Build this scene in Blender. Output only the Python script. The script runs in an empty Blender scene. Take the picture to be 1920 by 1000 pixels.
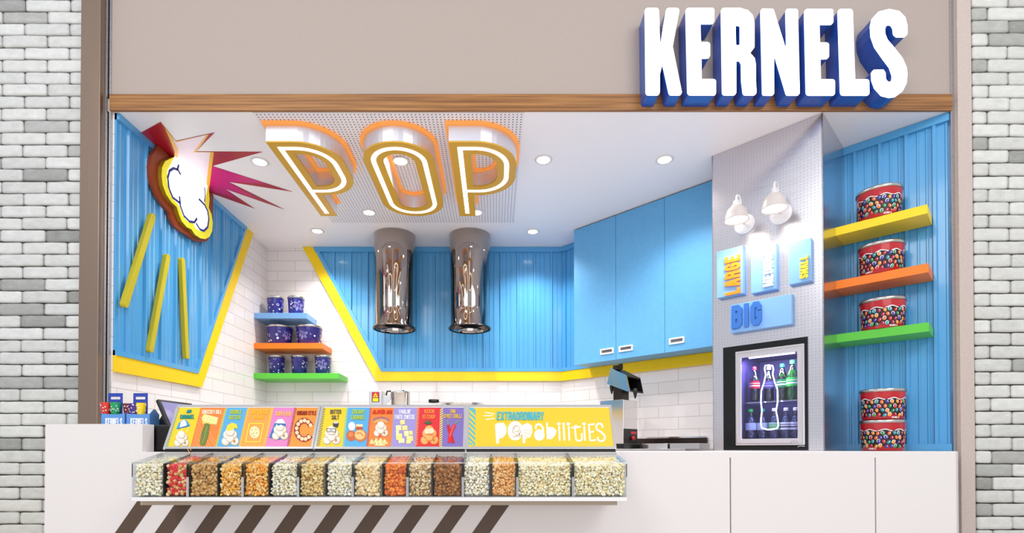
import bpy, bmesh, math, random
import numpy as np
from math import sin, cos, tan, pi, radians, sqrt, hypot, atan2
from mathutils import Vector, Matrix, noise
from mathutils.geometry import tessellate_polygon

random.seed(7)
SC = bpy.context.scene
COL = SC.collection

# ------------------------------------------------------------------ camera, world, light, exposure
PITCH = radians(0.6); FPX = 980.0; CX = 928.0; CY = 842.0 - FPX*tan(PITCH)
cam = bpy.data.cameras.new('camera'); camo = bpy.data.objects.new('camera', cam); COL.objects.link(camo)
cam.sensor_width = 36; cam.lens = 36*FPX/1920
cam.shift_x = (960-CX)/1920; cam.shift_y = (CY-500)/1920
camo.location = (0, 0, 1.1); camo.rotation_euler = (pi/2+PITCH, 0, 0)
cam.clip_start = .05; cam.clip_end = 100
SC.camera = camo

w = bpy.data.worlds.new('world'); SC.world = w; w.use_nodes = True
bg = w.node_tree.nodes['Background']; bg.inputs[0].default_value = (.90, .93, 1, 1); bg.inputs[1].default_value = .95

def area(name, loc, target, sx, sy, power, color=(1, 1, 1)):
    l = bpy.data.lights.new(name, 'AREA'); l.shape = 'RECTANGLE'; l.size = sx; l.size_y = sy; l.energy = power; l.color = color
    o = bpy.data.objects.new(name, l); COL.objects.link(o); o.location = loc
    o.rotation_euler = (Vector(target)-Vector(loc)).to_track_quat('-Z', 'Y').to_euler()
    return o
area('added_overhead_fill', (-2.6, -1.2, 4.6), (-.6, 4, 1.6), 2.4, 1.6, 95, (1, .98, .96))  # unseen area lamp added overhead behind the camera as main front light
area('added_low_fill', (0, -4.2, 1.4), (0, 3, 1.9), 6, 2.2, 90, (.97, .98, 1))  # unseen fill added low behind the camera to brighten the ceiling and front
area('added_overhead_fill', (2.6, -1.2, 4.6), (.6, 4, 1.6), 2.4, 1.6, 95, (1, .98, .96))  # right-hand twin of the added overhead fill

SC.view_settings.view_transform = 'Standard'; SC.view_settings.look = 'None'
SC.view_settings.exposure = -0.22; SC.view_settings.gamma = 1.0; SC.view_settings.use_curve_mapping = False

# ------------------------------------------------------------------ helpers: colour, material
def lin(c):
    return tuple(((v/255)/12.92 if v/255 <= .04045 else ((v/255+.055)/1.055)**2.4) for v in c)
def mat(name, rgb, rough=.5, metal=0, emit=None, es=0, coat=0, trans=0, spec=.5, ior=1.45):
    m = bpy.data.materials.new(name); m.use_nodes = True
    b = m.node_tree.nodes['Principled BSDF']
    b.inputs['Base Color'].default_value = (*lin(rgb), 1)
    b.inputs['Roughness'].default_value = rough; b.inputs['Metallic'].default_value = metal
    b.inputs['Coat Weight'].default_value = coat; b.inputs['Coat Roughness'].default_value = .08
    b.inputs['Transmission Weight'].default_value = trans; b.inputs['IOR'].default_value = ior
    b.inputs['Specular IOR Level'].default_value = spec
    if emit: b.inputs['Emission Color'].default_value = (*lin(emit), 1); b.inputs['Emission Strength'].default_value = es
    return m
def N(m, t, **kw):
    n = m.node_tree.nodes.new(t)
    for k, v in kw.items(): setattr(n, k, v)
    return n
def L(m, a, b): m.node_tree.links.new(a, b)
def BS(m): return m.node_tree.nodes['Principled BSDF']
def math_n(m, op, a, b=None):
    n = N(m, 'ShaderNodeMath', operation=op)
    for i, x in enumerate((a, b)):
        if x is None: continue
        if isinstance(x, (int, float)): n.inputs[i].default_value = x
        else: L(m, x, n.inputs[i])
    return n.outputs[0]

def tile_mat():
    m = mat('white_subway_tile', (238, 232, 232), .12, coat=.3)
    uv = N(m, 'ShaderNodeUVMap'); mp = N(m, 'ShaderNodeMapping'); mp.inputs['Location'].default_value = (.05, -.005, 0)
    L(m, uv.outputs[0], mp.inputs[0])
    t = N(m, 'ShaderNodeTexBrick'); L(m, mp.outputs[0], t.inputs['Vector'])
    t.inputs['Scale'].default_value = 1; t.inputs['Mortar Size'].default_value = .0022; t.inputs['Mortar Smooth'].default_value = .2
    t.inputs['Brick Width'].default_value = .37; t.inputs['Row Height'].default_value = .1055
    t.inputs['Color1'].default_value = (*lin((240, 234, 234)), 1); t.inputs['Color2'].default_value = (*lin((234, 229, 228)), 1)
    t.inputs['Mortar'].default_value = (*lin((196, 186, 182)), 1)
    L(m, t.outputs['Color'], BS(m).inputs['Base Color'])
    b = N(m, 'ShaderNodeBump'); b.inputs['Strength'].default_value = .5; b.inputs['Distance'].default_value = .002; b.invert = True
    L(m, t.outputs['Fac'], b.inputs['Height']); L(m, b.outputs[0], BS(m).inputs['Normal'])
    return m
def wood_mat():
    m = mat('oak_trim', (176, 124, 72), .45)
    tc = N(m, 'ShaderNodeTexCoord'); mp = N(m, 'ShaderNodeMapping'); mp.inputs['Scale'].default_value = (1.2, 60, 60)
    L(m, tc.outputs['Object'], mp.inputs[0]); n = N(m, 'ShaderNodeTexNoise'); n.inputs['Scale'].default_value = 1.6; n.inputs['Detail'].default_value = 6
    L(m, mp.outputs[0], n.inputs['Vector']); r = N(m, 'ShaderNodeValToRGB')
    r.color_ramp.elements[0].position = .3; r.color_ramp.elements[0].color = (*lin((120, 76, 38)), 1)
    r.color_ramp.elements[1].position = .7; r.color_ramp.elements[1].color = (*lin((176, 124, 70)), 1)
    L(m, n.outputs[0], r.inputs[0]); L(m, r.outputs[0], BS(m).inputs['Base Color'])
    return m
def brushed_mat(name, rgb, rough, scale=(400, 400, 3), metal=1.0, var=.12):
    m = mat(name, rgb, rough, metal)
    tc = N(m, 'ShaderNodeTexCoord'); mp = N(m, 'ShaderNodeMapping'); mp.inputs['Scale'].default_value = scale
    L(m, tc.outputs['Object'], mp.inputs[0]); n = N(m, 'ShaderNodeTexNoise'); n.inputs['Scale'].default_value = 1; n.inputs['Detail'].default_value = 3
    L(m, mp.outputs[0], n.inputs['Vector'])
    r = N(m, 'ShaderNodeMapRange'); r.inputs[3].default_value = rough-var; r.inputs[4].default_value = rough+var
    L(m, n.outputs[0], r.inputs[0]); L(m, r.outputs[0], BS(m).inputs['Roughness'])
    return m
def dots_nodes(m, pitch, rad):
    uv = N(m, 'ShaderNodeUVMap'); s = N(m, 'ShaderNodeSeparateXYZ'); L(m, uv.outputs[0], s.inputs[0])
    o = []
    for k in (0, 1):
        f = math_n(m, 'FRACT', math_n(m, 'DIVIDE', s.outputs[k], pitch)); o.append(math_n(m, 'POWER', math_n(m, 'SUBTRACT', f, .5), 2))
    d = math_n(m, 'SQRT', math_n(m, 'ADD', o[0], o[1]))
    return math_n(m, 'LESS_THAN', d, rad/pitch)
def mixcol(m, fac, c1, c2):
    x = N(m, 'ShaderNodeMix', data_type='RGBA'); L(m, fac, x.inputs[0])
    x.inputs[6].default_value = (*lin(c1), 1); x.inputs[7].default_value = (*lin(c2), 1)
    return x.outputs[2]
def attr_mat(name, rough=.5, coat=0, spec=.5, sss=0):
    m = mat(name, (255, 255, 255), rough, coat=coat, spec=spec)
    a = N(m, 'ShaderNodeAttribute'); a.attribute_name = 'Col'; L(m, a.outputs[0], BS(m).inputs['Base Color'])
    return m
def speck_mat(name, rgb, rough, amt=10, scale=260):
    m = mat(name, rgb, rough)
    tc = N(m, 'ShaderNodeTexCoord'); n = N(m, 'ShaderNodeTexNoise'); n.inputs['Scale'].default_value = scale; n.inputs['Detail'].default_value = 2
    L(m, tc.outputs['Object'], n.inputs['Vector']); r = N(m, 'ShaderNodeValToRGB')
    r.color_ramp.elements[0].position = .35; r.color_ramp.elements[1].position = .65
    r.color_ramp.elements[0].color = (*lin(tuple(max(0, c-amt) for c in rgb)), 1); r.color_ramp.elements[1].color = (*lin(tuple(min(255, c+amt//2) for c in rgb)), 1)
    L(m, n.outputs[0], r.inputs[0]); L(m, r.outputs[0], BS(m).inputs['Base Color'])
    return m

M = {}
M['tile'] = tile_mat(); M['wood'] = wood_mat()
M['ceiling'] = mat('ceiling_paint', (252, 247, 249), .35)
M['fascia'] = speck_mat('fascia_paint', (176, 162, 153), .6, 1, 40)
M['post'] = brushed_mat('bronze_steel', (150, 130, 115), .38, (300, 300, 2))
M['steel'] = brushed_mat('brushed_steel', (200, 198, 200), .3, (3, 300, 300))
M['polished'] = mat('polished_steel', (225, 222, 220), .12, 1)
M['chrome'] = mat('chrome', (172, 162, 156), .03, 1)
M['darksteel'] = mat('dark_steel', (70, 62, 58), .3, 1)
M['trim'] = speck_mat('trim_laminate', (202, 186, 178), .5, 4, 60)
M['counter'] = speck_mat('counter_laminate', (232, 226, 224), .45, 7, 320)
M['brown'] = mat('brown_inlay', (88, 68, 54), .5)
M['beige'] = mat('beige_support', (176, 160, 142), .5)
M['floor'] = speck_mat('floor_tile', (212, 204, 196), .3, 8, 8)
M['blue_panel'] = mat('blue_corrugated_metal', (82, 164, 218), .28, coat=.4)
M['blue_cab'] = speck_mat('blue_cabinet_laminate', (100, 172, 224), .4, 3, 30)
M['blue_sign'] = mat('blue_sign_board', (124, 172, 226), .4)
M['yellow'] = mat('yellow_board', (250, 208, 0), .4)
M['mustard'] = mat('mustard_bar', (196, 180, 30), .4)
M['orange'] = mat('orange_shelf', (248, 126, 20), .4)
M['green'] = mat('green_shelf', (90, 196, 60), .4)
M['blue_shelf'] = mat('blue_shelf', (120, 172, 228), .4)
M['yellow_shelf'] = mat('yellow_shelf', (250, 218, 10), .4)
M['black'] = mat('black_plastic', (14, 14, 16), .35)
M['mortar'] = mat('mortar', (70, 65, 58), .9)
M['brick'] = attr_mat('whitewashed_brick', .85)
M['print'] = attr_mat('printed_graphic', .35, coat=.2)
M['white_glow'] = mat('white_sign_face', (255, 255, 255), .5, emit=(250, 252, 255), es=1.6)
M['sign_blue'] = mat('sign_blue_return', (36, 84, 176), .3, coat=.3)
M['gold'] = mat('gold_letter_face', (214, 164, 36), .4)
M['neon'] = mat('white_neon', (255, 255, 255), .4, emit=(245, 252, 255), es=2.2)
M['halo'] = mat('orange_halo', (250, 165, 80), .5, emit=(255, 160, 70), es=.35)
M['lens'] = mat('downlight_lens', (255, 255, 255), .4, emit=(255, 250, 240), es=12)
M['white_metal'] = mat('white_enamel', (235, 232, 232), .3)
M['opal'] = mat('opal_glass', (208, 198, 194), .3, emit=(255, 240, 225), es=.08)
M['bulb'] = mat('lit_bulb', (255, 255, 255), .4, emit=(255, 246, 230), es=6)
M['navy'] = mat('navy_tin', (40, 36, 130), .25, coat=.5)
M['red_tin'] = mat('red_tin', (190, 22, 34), .22, coat=.6)
M['tin_lid'] = mat('tin_lid', (200, 196, 190), .25, 1)
M['sugar'] = mat('fridge_interior', (70, 62, 120), .5)
M['label'] = attr_mat('printed_label', .4)
M['ptext'] = attr_mat('lettering', .45)

def glass_mat(name, tint=(255, 255, 255), gl=.12, rough=.02):
    m = bpy.data.materials.new(name); m.use_nodes = True; nt = m.node_tree; nt.nodes.clear()
    o = N(m, 'ShaderNodeOutputMaterial'); mx = N(m, 'ShaderNodeMixShader'); t = N(m, 'ShaderNodeBsdfTransparent'); g = N(m, 'ShaderNodeBsdfGlossy')
    t.inputs[0].default_value = (*lin(tint), 1); g.inputs['Roughness'].default_value = rough
    f = N(m, 'ShaderNodeFresnel'); f.inputs[0].default_value = 1.45
    gm = N(m, 'ShaderNodeNewGeometry'); s = math_n(m, 'MULTIPLY', math_n(m, 'ADD', f.outputs[0], gl-.04), math_n(m, 'SUBTRACT', 1.0, gm.outputs['Backfacing']))
    L(m, s, mx.inputs[0]); L(m, t.outputs[0], mx.inputs[1]); L(m, g.outputs[0], mx.inputs[2]); L(m, mx.outputs[0], o.inputs[0])
    return m
M['acrylic'] = glass_mat('clear_acrylic', (252, 253, 253), .02)
M['acrylic_edge'] = glass_mat('acrylic_edge', (240, 243, 245), .2, .1)
M['frost_edge'] = mat('frosted_acrylic_edge', (205, 206, 212), .3)
M['glass'] = glass_mat('fridge_glass', (235, 235, 250), .07)
M['clear_plastic'] = glass_mat('clear_bottle_plastic', (190, 205, 225), .12, .08)
M['green_plastic'] = glass_mat('green_bottle_plastic', (40, 190, 90), .12, .08)

m = M['perf_ceiling'] = mat('perforated_ceiling', (226, 220, 226), .3)
L(m, mixcol(m, dots_nodes(m, .0255, .0047), (244, 238, 242), (45, 42, 55)), BS(m).inputs['Base Color'])
m = M['perf_steel'] = brushed_mat('dimpled_steel', (205, 203, 208), .24, (3, 3, 200), 1.0, .06)
dd = dots_nodes(m, .02, .0032)
L(m, mixcol(m, dd, (208, 206, 212), (186, 184, 194)), BS(m).inputs['Base Color'])
b = N(m, 'ShaderNodeBump'); b.inputs['Strength'].default_value = .25; b.inputs['Distance'].default_value = .001; L(m, dd, b.inputs['Height']); L(m, b.outputs[0], BS(m).inputs['Normal'])

# ------------------------------------------------------------------ helpers: geometry
CAMP = Vector((0, 0, 1.1))
def ray(px, py):
    a = (px-CX)/FPX; b = (CY-py)/FPX
    return Vector((a, cos(PITCH)-b*sin(PITCH), sin(PITCH)+b*cos(PITCH)))
def at(px, py, Y):
    r = ray(px, py); return CAMP+r*(Y/r.y)
class Frame:
    """a plane in the room: origin, two in-plane axes and the normal that points to the viewer's side"""
    def __init__(s, O, U, V, Nn): s.O, s.U, s.V, s.N = map(Vector, (O, U, V, Nn))
    def P(s, u, v, d=0): return s.O+s.U*u+s.V*v+s.N*d
    def px(s, px, py, d=0):
        r = ray(px, py); t = ((s.O+s.N*d)-CAMP).dot(s.N)/r.dot(s.N); q = CAMP+r*t-s.O
        return (q.dot(s.U), q.dot(s.V))
    def pxs(s, pts, d=0): return [s.px(x, y, d) for x, y in pts]
R2 = sqrt(.5)
def F_front(Y): return Frame((0, Y, 0), (1, 0, 0), (0, 0, 1), (0, -1, 0))
def F_left(X): return Frame((X, 0, 0), (0, 1, 0), (0, 0, 1), (1, 0, 0))
def F_diag(c): return Frame((c/2, c/2, 0), (R2, -R2, 0), (0, 0, 1), (-R2, -R2, 0))
def F_ceil(Z): return Frame((0, 0, Z), (1, 0, 0), (0, 1, 0), (0, 0, -1))
CEIL = 3.2; Y0 = 3.23; Y1 = 5.44; XL = -2.376; CW = 6.14

class MB:
    def __init__(s): s.v = []; s.f = []; s.uv = []; s.c = []; s.sm = []
    def vert(s, p, uv=(0, 0)): s.v.append(tuple(p)); s.uv.append(uv); return len(s.v)-1
    def face(s, idx, c=(255, 255, 255), smooth=False): s.f.append(tuple(idx)); s.c.append(c); s.sm.append(smooth)
    def prism(s, fr, loops, d0, d1, c=(255, 255, 255)):
        """extrude a polygon (first loop outer, others holes) in a frame from offset d0 to d1"""
        if not isinstance(loops[0][0], (tuple, list)): loops = [loops]
        tri = tessellate_polygon([[Vector((x, y, 0)) for x, y in lp] for lp in loops])
        flat = [p for lp in loops for p in lp]
        A = [s.vert(fr.P(x, y, d0), (x, y)) for x, y in flat]
        B = [s.vert(fr.P(x, y, d1), (x, y)) for x, y in flat] if d1 is not None else None
        top = B or A
        for t in tri:
            s.face([top[i] for i in t], c)
            if B: s.face([A[i] for i in reversed(t)], c)
        if B:
            k = 0
            for lp in loops:
                n = len(lp)
                for i in range(n):
                    j = (i+1) % n; s.face((A[k+i], A[k+j], B[k+j], B[k+i]), c)
                k += n
        return s
    def hexa(s, p, c=(255, 255, 255)):
        """eight corners: bottom loop of four, top loop of four"""
        i = [s.vert(q, (q[0]+q[1], q[2])) for q in p]
        for q in ((0, 3, 2, 1), (4, 5, 6, 7), (0, 1, 5, 4), (1, 2, 6, 5), (2, 3, 7, 6), (3, 0, 4, 7)): s.face([i[k] for k in q], c)
        return s
    def box(s, a, b, c=(255, 255, 255)):
        (x0, y0, z0), (x1, y1, z1) = a, b
        return s.hexa([(x0, y0, z0), (x1, y0, z0), (x1, y1, z0), (x0, y1, z0), (x0, y0, z1), (x1, y0, z1), (x1, y1, z1), (x0, y1, z1)], c)
    def fbox(s, fr, u0, u1, v0, v1, d0, d1, c=(255, 255, 255)):
        return s.prism(fr, [(u0, v0), (u1, v0), (u1, v1), (u0, v1)], d0, d1, c)
    def lathe(s, prof, ctr, n=48, c=(255, 255, 255), axis=None, a0=0, a1=2*pi, smooth=True):
        ctr = Vector(ctr); Mx = Matrix.Identity(3) if axis is None else Vector((0, 0, 1)).rotation_difference(Vector(axis)).to_matrix()
        full = abs(a1-a0-2*pi) < 1e-6; m = n if full else n+1
        rings = []
        for r, z in prof:
            if r < 1e-6: rings.append([s.vert(ctr+Mx @ Vector((0, 0, z)))]*m)
            else: rings.append([s.vert(ctr+Mx @ Vector((r*cos(a0+(a1-a0)*i/n), r*sin(a0+(a1-a0)*i/n), z)), (i/n, z)) for i in range(m)])
        for k in range(len(rings)-1):
            A, B = rings[k], rings[k+1]
            for i in range(n):
                j = (i+1) % m
                q = []
                for t in (A[i], A[j], B[j], B[i]):
                    if t not in q: q.append(t)
                if len(q) > 2: s.face(q, c, smooth)
        return s
    def tube(s, pts, r, n=10, c=(255, 255, 255), closed=False):
        pts = [Vector(p) for p in pts]; N_ = len(pts); rings = []
        up = None
        for i, p in enumerate(pts):
            a = pts[(i-1) % N_] if (closed or i > 0) else p; b_ = pts[(i+1) % N_] if (closed or i < N_-1) else p
            t = (b_-a).normalized()
            if up is None: up = t.orthogonal().normalized()
            up = (up-t*up.dot(t)).normalized(); sd = t.cross(up)
            rr = r[i] if isinstance(r, (list, tuple)) else r
            rings.append([s.vert(p+(up*cos(2*pi*k/n)+sd*sin(2*pi*k/n))*rr) for k in range(n)])
        for i in range(N_ if closed else N_-1):
            A, B = rings[i], rings[(i+1) % N_]
            for k in range(n): s.face((A[k], A[(k+1) % n], B[(k+1) % n], B[k]), c, True)
        if not closed: s.face(rings[0][::-1], c); s.face(rings[-1], c)
        return s
    def build(s, name, material, parent=None, recalc=True, bevel=0, segs=2):
        me = bpy.data.meshes.new(name); me.from_pydata(s.v, [], s.f); me.update()
        me.polygons.foreach_set('use_smooth', s.sm)
        uvl = me.uv_layers.new(name='UVMap'); vi = np.empty(len(me.loops), 'i'); me.loops.foreach_get('vertex_index', vi)
        uvl.data.foreach_set('uv', np.array(s.uv, 'f')[vi].ravel())
        ca = me.color_attributes.new('Col', 'FLOAT_COLOR', 'CORNER')
        cache = {}; arr = []
        for f, c in zip(s.f, s.c):
            if c not in cache: cache[c] = (*lin(c), 1)
            arr.extend([cache[c]]*len(f))
        ca.data.foreach_set('color', np.array(arr, 'f').ravel())
        if recalc:
            bm = bmesh.new(); bm.from_mesh(me); bmesh.ops.recalc_face_normals(bm, faces=bm.faces); bm.to_mesh(me); bm.free()
        me.materials.append(material if not isinstance(material, str) else M[material])
        o = bpy.data.objects.new(name, me); COL.objects.link(o)
        if parent:
            o.parent = parent; rt = parent
            while rt.parent: rt = rt.parent
            if rt.location.length > 0: me.transform(Matrix.Translation(-rt.location))
        if bevel:
            bv = o.modifiers.new('bevel', 'BEVEL'); bv.width = bevel; bv.segments = segs; bv.limit_method = 'ANGLE'
        return o

def tag(o, label=None, cat=None, group=None, kind=None):
    if label: o['label'] = label
    if cat: o['category'] = cat
    if group: o['group'] = group
    if kind: o['kind'] = kind
    return o
def thing(name, label, cat, loc=(0, 0, 0), group=None):
    o = bpy.data.objects.new(name, None); COL.objects.link(o); o.location = loc; o.empty_display_size = .1
    return tag(o, label, cat, group)
def struct(o): o['kind'] = 'structure'; return o
def lab(o, t): o['label'] = t; return o

def rnd(pts, r, n=5):
    """round the corners of a polygon; r a number or one per corner"""
    out = []; k = len(pts)
    for i, p in enumerate(pts):
        ri = r[i] if isinstance(r, (list, tuple)) else r
        a = Vector(pts[i-1]); p = Vector(p); b_ = Vector(pts[(i+1) % k])
        e1 = a-p; e2 = b_-p
        if ri <= 0 or e1.length < 1e-9 or e2.length < 1e-9: out.append(tuple(p)); continue
        ang = e1.angle(e2)
        if ang > pi-.05: out.append(tuple(p)); continue
        t = min(ri/tan(ang/2), e1.length*.49, e2.length*.49)
        s_, e_ = p+e1.normalized()*t, p+e2.normalized()*t
        for q in range(n+1):
            x = q/n; out.append(tuple(s_*(1-x)**2+p*2*x*(1-x)+e_*x*x))
    return out
def ell(cx, cy, rx, ry=None, n=20, rot=0):
    ry = rx if ry is None else ry
    return [(cx+rx*cos(t)*cos(rot)-ry*sin(t)*sin(rot), cy+rx*cos(t)*sin(rot)+ry*sin(t)*cos(rot)) for t in (2*pi*i/n for i in range(n))]
def ribbon(pts, wd, closed=False):
    """thick polyline as loops"""
    P = [Vector(p) for p in pts]; n = len(P); Lf = []; Rt = []
    for i, p in enumerate(P):
        a = P[i-1] if (closed or i > 0) else None; b_ = P[(i+1) % n] if (closed or i < n-1) else None
        if a is None: d = (b_-p).normalized(); nn = Vector((-d.y, d.x)); k = 1
        elif b_ is None: d = (p-a).normalized(); nn = Vector((-d.y, d.x)); k = 1
        else:
            d1 = (p-a).normalized(); d2 = (b_-p).normalized(); n1 = Vector((-d1.y, d1.x)); n2 = Vector((-d2.y, d2.x))
            nn = (n1+n2); nn = nn.normalized() if nn.length > 1e-6 else n1; k = min(1/max(nn.dot(n1), .2), 2.2)
        Lf.append(tuple(p+nn*wd/2*k)); Rt.append(tuple(p-nn*wd/2*k))
    return [Lf, Rt] if closed else [Lf+Rt[::-1]]

G = {  # condensed capitals as strokes; y -1 / 2 mean flush with foot / head
 'A': [[(-.08, -1), (.40, 2)], [(1.08, -1), (.60, 2)], [(.12, .27), (.88, .27)]],
 'B': [[(0, -1), (0, 2)], [(0, 1), (.7, 1), (1, .88), (1, .66), (.75, .53), (0, .53)], [(.7, .53), (1, .4), (1, .13), (.7, 0), (0, 0)]],
 'C': [[(1, .64), (1, .86), (.75, 1), (.25, 1), (0, .86), (0, .14), (.25, 0), (.75, 0), (1, .14), (1, .36)]],
 'D': [[(0, -1), (0, 2)], [(0, 1), (.65, 1), (1, .84), (1, .16), (.65, 0), (0, 0)]],
 'E': [[(0, -1), (0, 2)], [(0, 1), (1.15, 1)], [(0, .52), (1, .52)], [(0, 0), (1.15, 0)]],
 'G': [[(1, .68), (1, .86), (.75, 1), (.25, 1), (0, .86), (0, .14), (.25, 0), (.75, 0), (1, .14), (1, .46), (.45, .46)]],
 'H': [[(0, -1), (0, 2)], [(1, -1), (1, 2)], [(0, .5), (1, .5)]],
 'I': [[(0, -1), (0, 2)]],
 'J': [[(1, 2), (1, .14), (.75, 0), (.25, 0), (0, .14), (0, .35)]],
 'K': [[(0, -1), (0, 2)], [(0, .4), (1, 2)], [(.3, .6), (1.05, -1)]],
 'L': [[(0, -1), (0, 2)], [(0, 0), (1.15, 0)]],
 'M': [[(0, -1), (0, 2)], [(1, -1), (1, 2)], [(.03, 2), (.5, .1), (.97, 2)]],
 'N': [[(0, -1), (0, 2)], [(1, -1), (1, 2)], [(.02, 2), (.98, -1)]],
 'O': [[(1, .5), (1, .86), (.75, 1), (.25, 1), (0, .86), (0, .14), (.25, 0), (.75, 0), (1, .14), (1, .5)]],
 'P': [[(0, -1), (0, 2)], [(0, 1), (.7, 1), (1, .88), (1, .54), (.7, .42), (0, .42)]],
 'R': [[(0, -1), (0, 2)], [(0, 1), (.7, 1), (1, .88), (1, .6), (.7, .48), (0, .48)], [(.6, .48), (1, .36), (1, -1)]],
 'S': [[(1, .7), (1, .88), (.75, 1), (.25, 1), (0, .88), (0, .68), (.2, .56), (.8, .42), (1, .3), (1, .12), (.75, 0), (.25, 0), (0, .12), (0, .3)]],
 'T': [[(.5, -1), (.5, 2)], [(-.15, 1), (1.15, 1)]],
 'U': [[(0, 2), (0, .14), (.25, 0), (.75, 0), (1, .14), (1, 2)]],
 'V': [[(-.05, 2), (.5, -1), (1.05, 2)]],
 'W': [[(-.02, 2), (.25, -1), (.5, 1), (.75, -1), (1.02, 2)]],
 'X': [[(-.05, -1), (1.05, 2)], [(-.05, 2), (1.05, -1)]],
 'Y': [[(-.05, 2), (.5, .45), (1.05, 2)], [(.5, .5), (.5, -1)]],
 "'": [[(0, .75), (0, 2)]],
}
GW = {'I': 0, "'": 0, 'M': 1.5, 'W': 1.7}
def text_loops(s, t=.17, wd=.46, gap=.08):
    """list of polygons (each a loop list) plus total width, cap height 1"""
    out = []; x = 0
    for ch in s:
        if ch == ' ': x += wd*.6; continue
        til = ch == 'Ñ'; ch = 'N' if til else ch
        k = GW.get(ch, 1); gw = t+(wd-t)*k
        f = lambda p: (x+t/2+p[0]*(gw-t), 0 if p[1] == -1 else 1 if p[1] == 2 else t/2+p[1]*(1-t))
        for st in G[ch]: out.append(ribbon([f(p) for p in st], t))
        if til: out.append(ribbon([(x+.05, 1.1), (x+gw-.05, 1.14)], .09))
        x += gw+gap
    return out, x-gap
def put_text(mb, fr, s, o, e, top, d0, d1, c=(255, 255, 255), **kw):
    """o, e, top: frame coordinates of the foot of the first letter, the end of the baseline and the head of the first letter"""
    lp, W = text_loops(s, **kw); o, e, top = map(Vector, (o, e, top)); bx = (e-o)/W; by = top-o
    for q, poly in enumerate(lp):
        mb.prism(fr, [[tuple(o+bx*x+by*y) for x, y in l] for l in poly], d0, d1+(q % 3)*.0001, c)
def put_letters(fr, s, o, e, top, d0, d1, c, parent, **kw):
    # raised letters, each a part of its own
    W = text_loops(s, **kw)[1]; o, e, top = map(Vector, (o, e, top)); bx = (e-o)/W; by = top-o
    for i, ch in enumerate(s):
        x0 = text_loops(s[:i], **kw)[1]+kw['gap'] if i else 0; mb = MB()
        for q, poly in enumerate(text_loops(ch, **kw)[0]): mb.prism(fr, [[tuple(o+bx*(x+x0)+by*y) for x, y in l] for l in poly], d0+q*.0001, d1+q*.0004, c)
        mb.build('raised_letter_'+ch.lower(), 'ptext', parent)
def px_text(mb, fr, s, o, e, top, d0, d1, c=(255, 255, 255), **kw):
    put_text(mb, fr, s, fr.px(*o, d1), fr.px(*e, d1), fr.px(*top, d1), d0, d1, c, **kw)
def cz(ox, oy, k, pts): return [(ox+x/k, oy+y/k) for x, y in pts]
def clip_v(poly, u):
    """lowest and highest v of a convex polygon at u"""
    vs = []
    for i in range(len(poly)):
        (a, b_), (c, d) = poly[i-1], poly[i]
        if abs(a-c) < 1e-9:
            if abs(u-a) < 1e-6: vs += [b_, d]
        elif min(a, c)-1e-9 <= u <= max(a, c)+1e-9: vs.append(b_+(d-b_)*(u-a)/(c-a))
    return (min(vs), max(vs)) if vs else None

# ------------------------------------------------------------------ the room shell
def slab(name, fr, poly, d0, d1, m): return struct(MB().prism(fr, poly, d0, d1).build(name, m))
slab('floor', F_ceil(0), [(-8, -6), (8, -6), (8, 7), (-8, 7)], 0, .1, 'floor')
slab('ceiling', F_ceil(CEIL), [(XL-.1, Y0+.001), (2.99, Y0+.001), (2.99, 3.4), (.5, 6), (XL-.1, 6)], 0, -.08, 'ceiling')
slab('wall_left', F_left(XL), [(Y0+.012, 0), (Y1, 0), (Y1, CEIL), (Y0+.012, CEIL)], 0, -.1, 'tile')
cor = CW-Y1
slab('wall_back', F_front(Y1), [(XL-.1, 0), (cor, 0), (cor, CEIL), (XL-.1, CEIL)], 0, -.12, 'tile')
FW = F_diag(CW)
slab('wall_right', FW, [((cor-CW/2)/R2, 0), ((2.88-CW/2)/R2, 0), ((2.88-CW/2)/R2, CEIL), ((cor-CW/2)/R2, CEIL)], 0, -.1, 'tile')
FF = F_front(Y0)
xl = FF.px(208, 300)[0]; xr = FF.px(1782, 300)[0]
zf = CEIL+.083
slab('wall_front', FF, [(xl, zf), (xr, zf), (xr, 5.2), (xl, 5.2)], 0, -.1, 'fascia')
zt, zb = FF.px(900, 180)[1], CEIL-.004
o = slab('trim_1', FF, [(xl, zb), (xr, zb), (xr, zt), (xl, zt)], .018, .0, 'wood')
# left post: bronze-coloured steel with a narrow channel beside the opening
xa, xb, xc = FF.px(164, 300)[0], FF.px(200, 300)[0], xl
mb = MB().box((xa, Y0-.06, 0), (xb, Y0+.05, 5.2)); struct(mb.build('trim_2', 'post', bevel=.003))
mb = MB().box((xb+.001, Y0-.02, 0), (xb+.010, Y0+.01, 5.2)).box((xb+.016, Y0-.004, 0), (xc+.002, Y0+.01, 5.2)).box((xb+.001, Y0+.0101, 0), (xc+.002, Y0+.0115, 5.2)); struct(mb.build('trim_3', 'steel'))
mb = MB().box((xb+.0105, Y0+.002, 0), (xb+.0155, Y0+.009, 5.2)); struct(mb.build('trim_4', 'black'))
# right post
xd, xe, xf = FF.px(1782, 300)[0], FF.px(1789, 300)[0], FF.px(1815, 300)[0]
mb = MB().box((xd, Y0-.005, 0), (xe, Y0+.12, 5.2)); struct(mb.build('trim_5', 'steel'))
mb = MB().box((xe, Y0-.03, 0), (xf, Y0+.08, 5.2)); struct(mb.build('trim_6', 'trim', bevel=.002))
slab('wall_behind_storefront', F_front(6.2), [(-5, 0), (5, 0), (5, 5.2), (-5, 5.2)], 0, -.1, 'trim')

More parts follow.
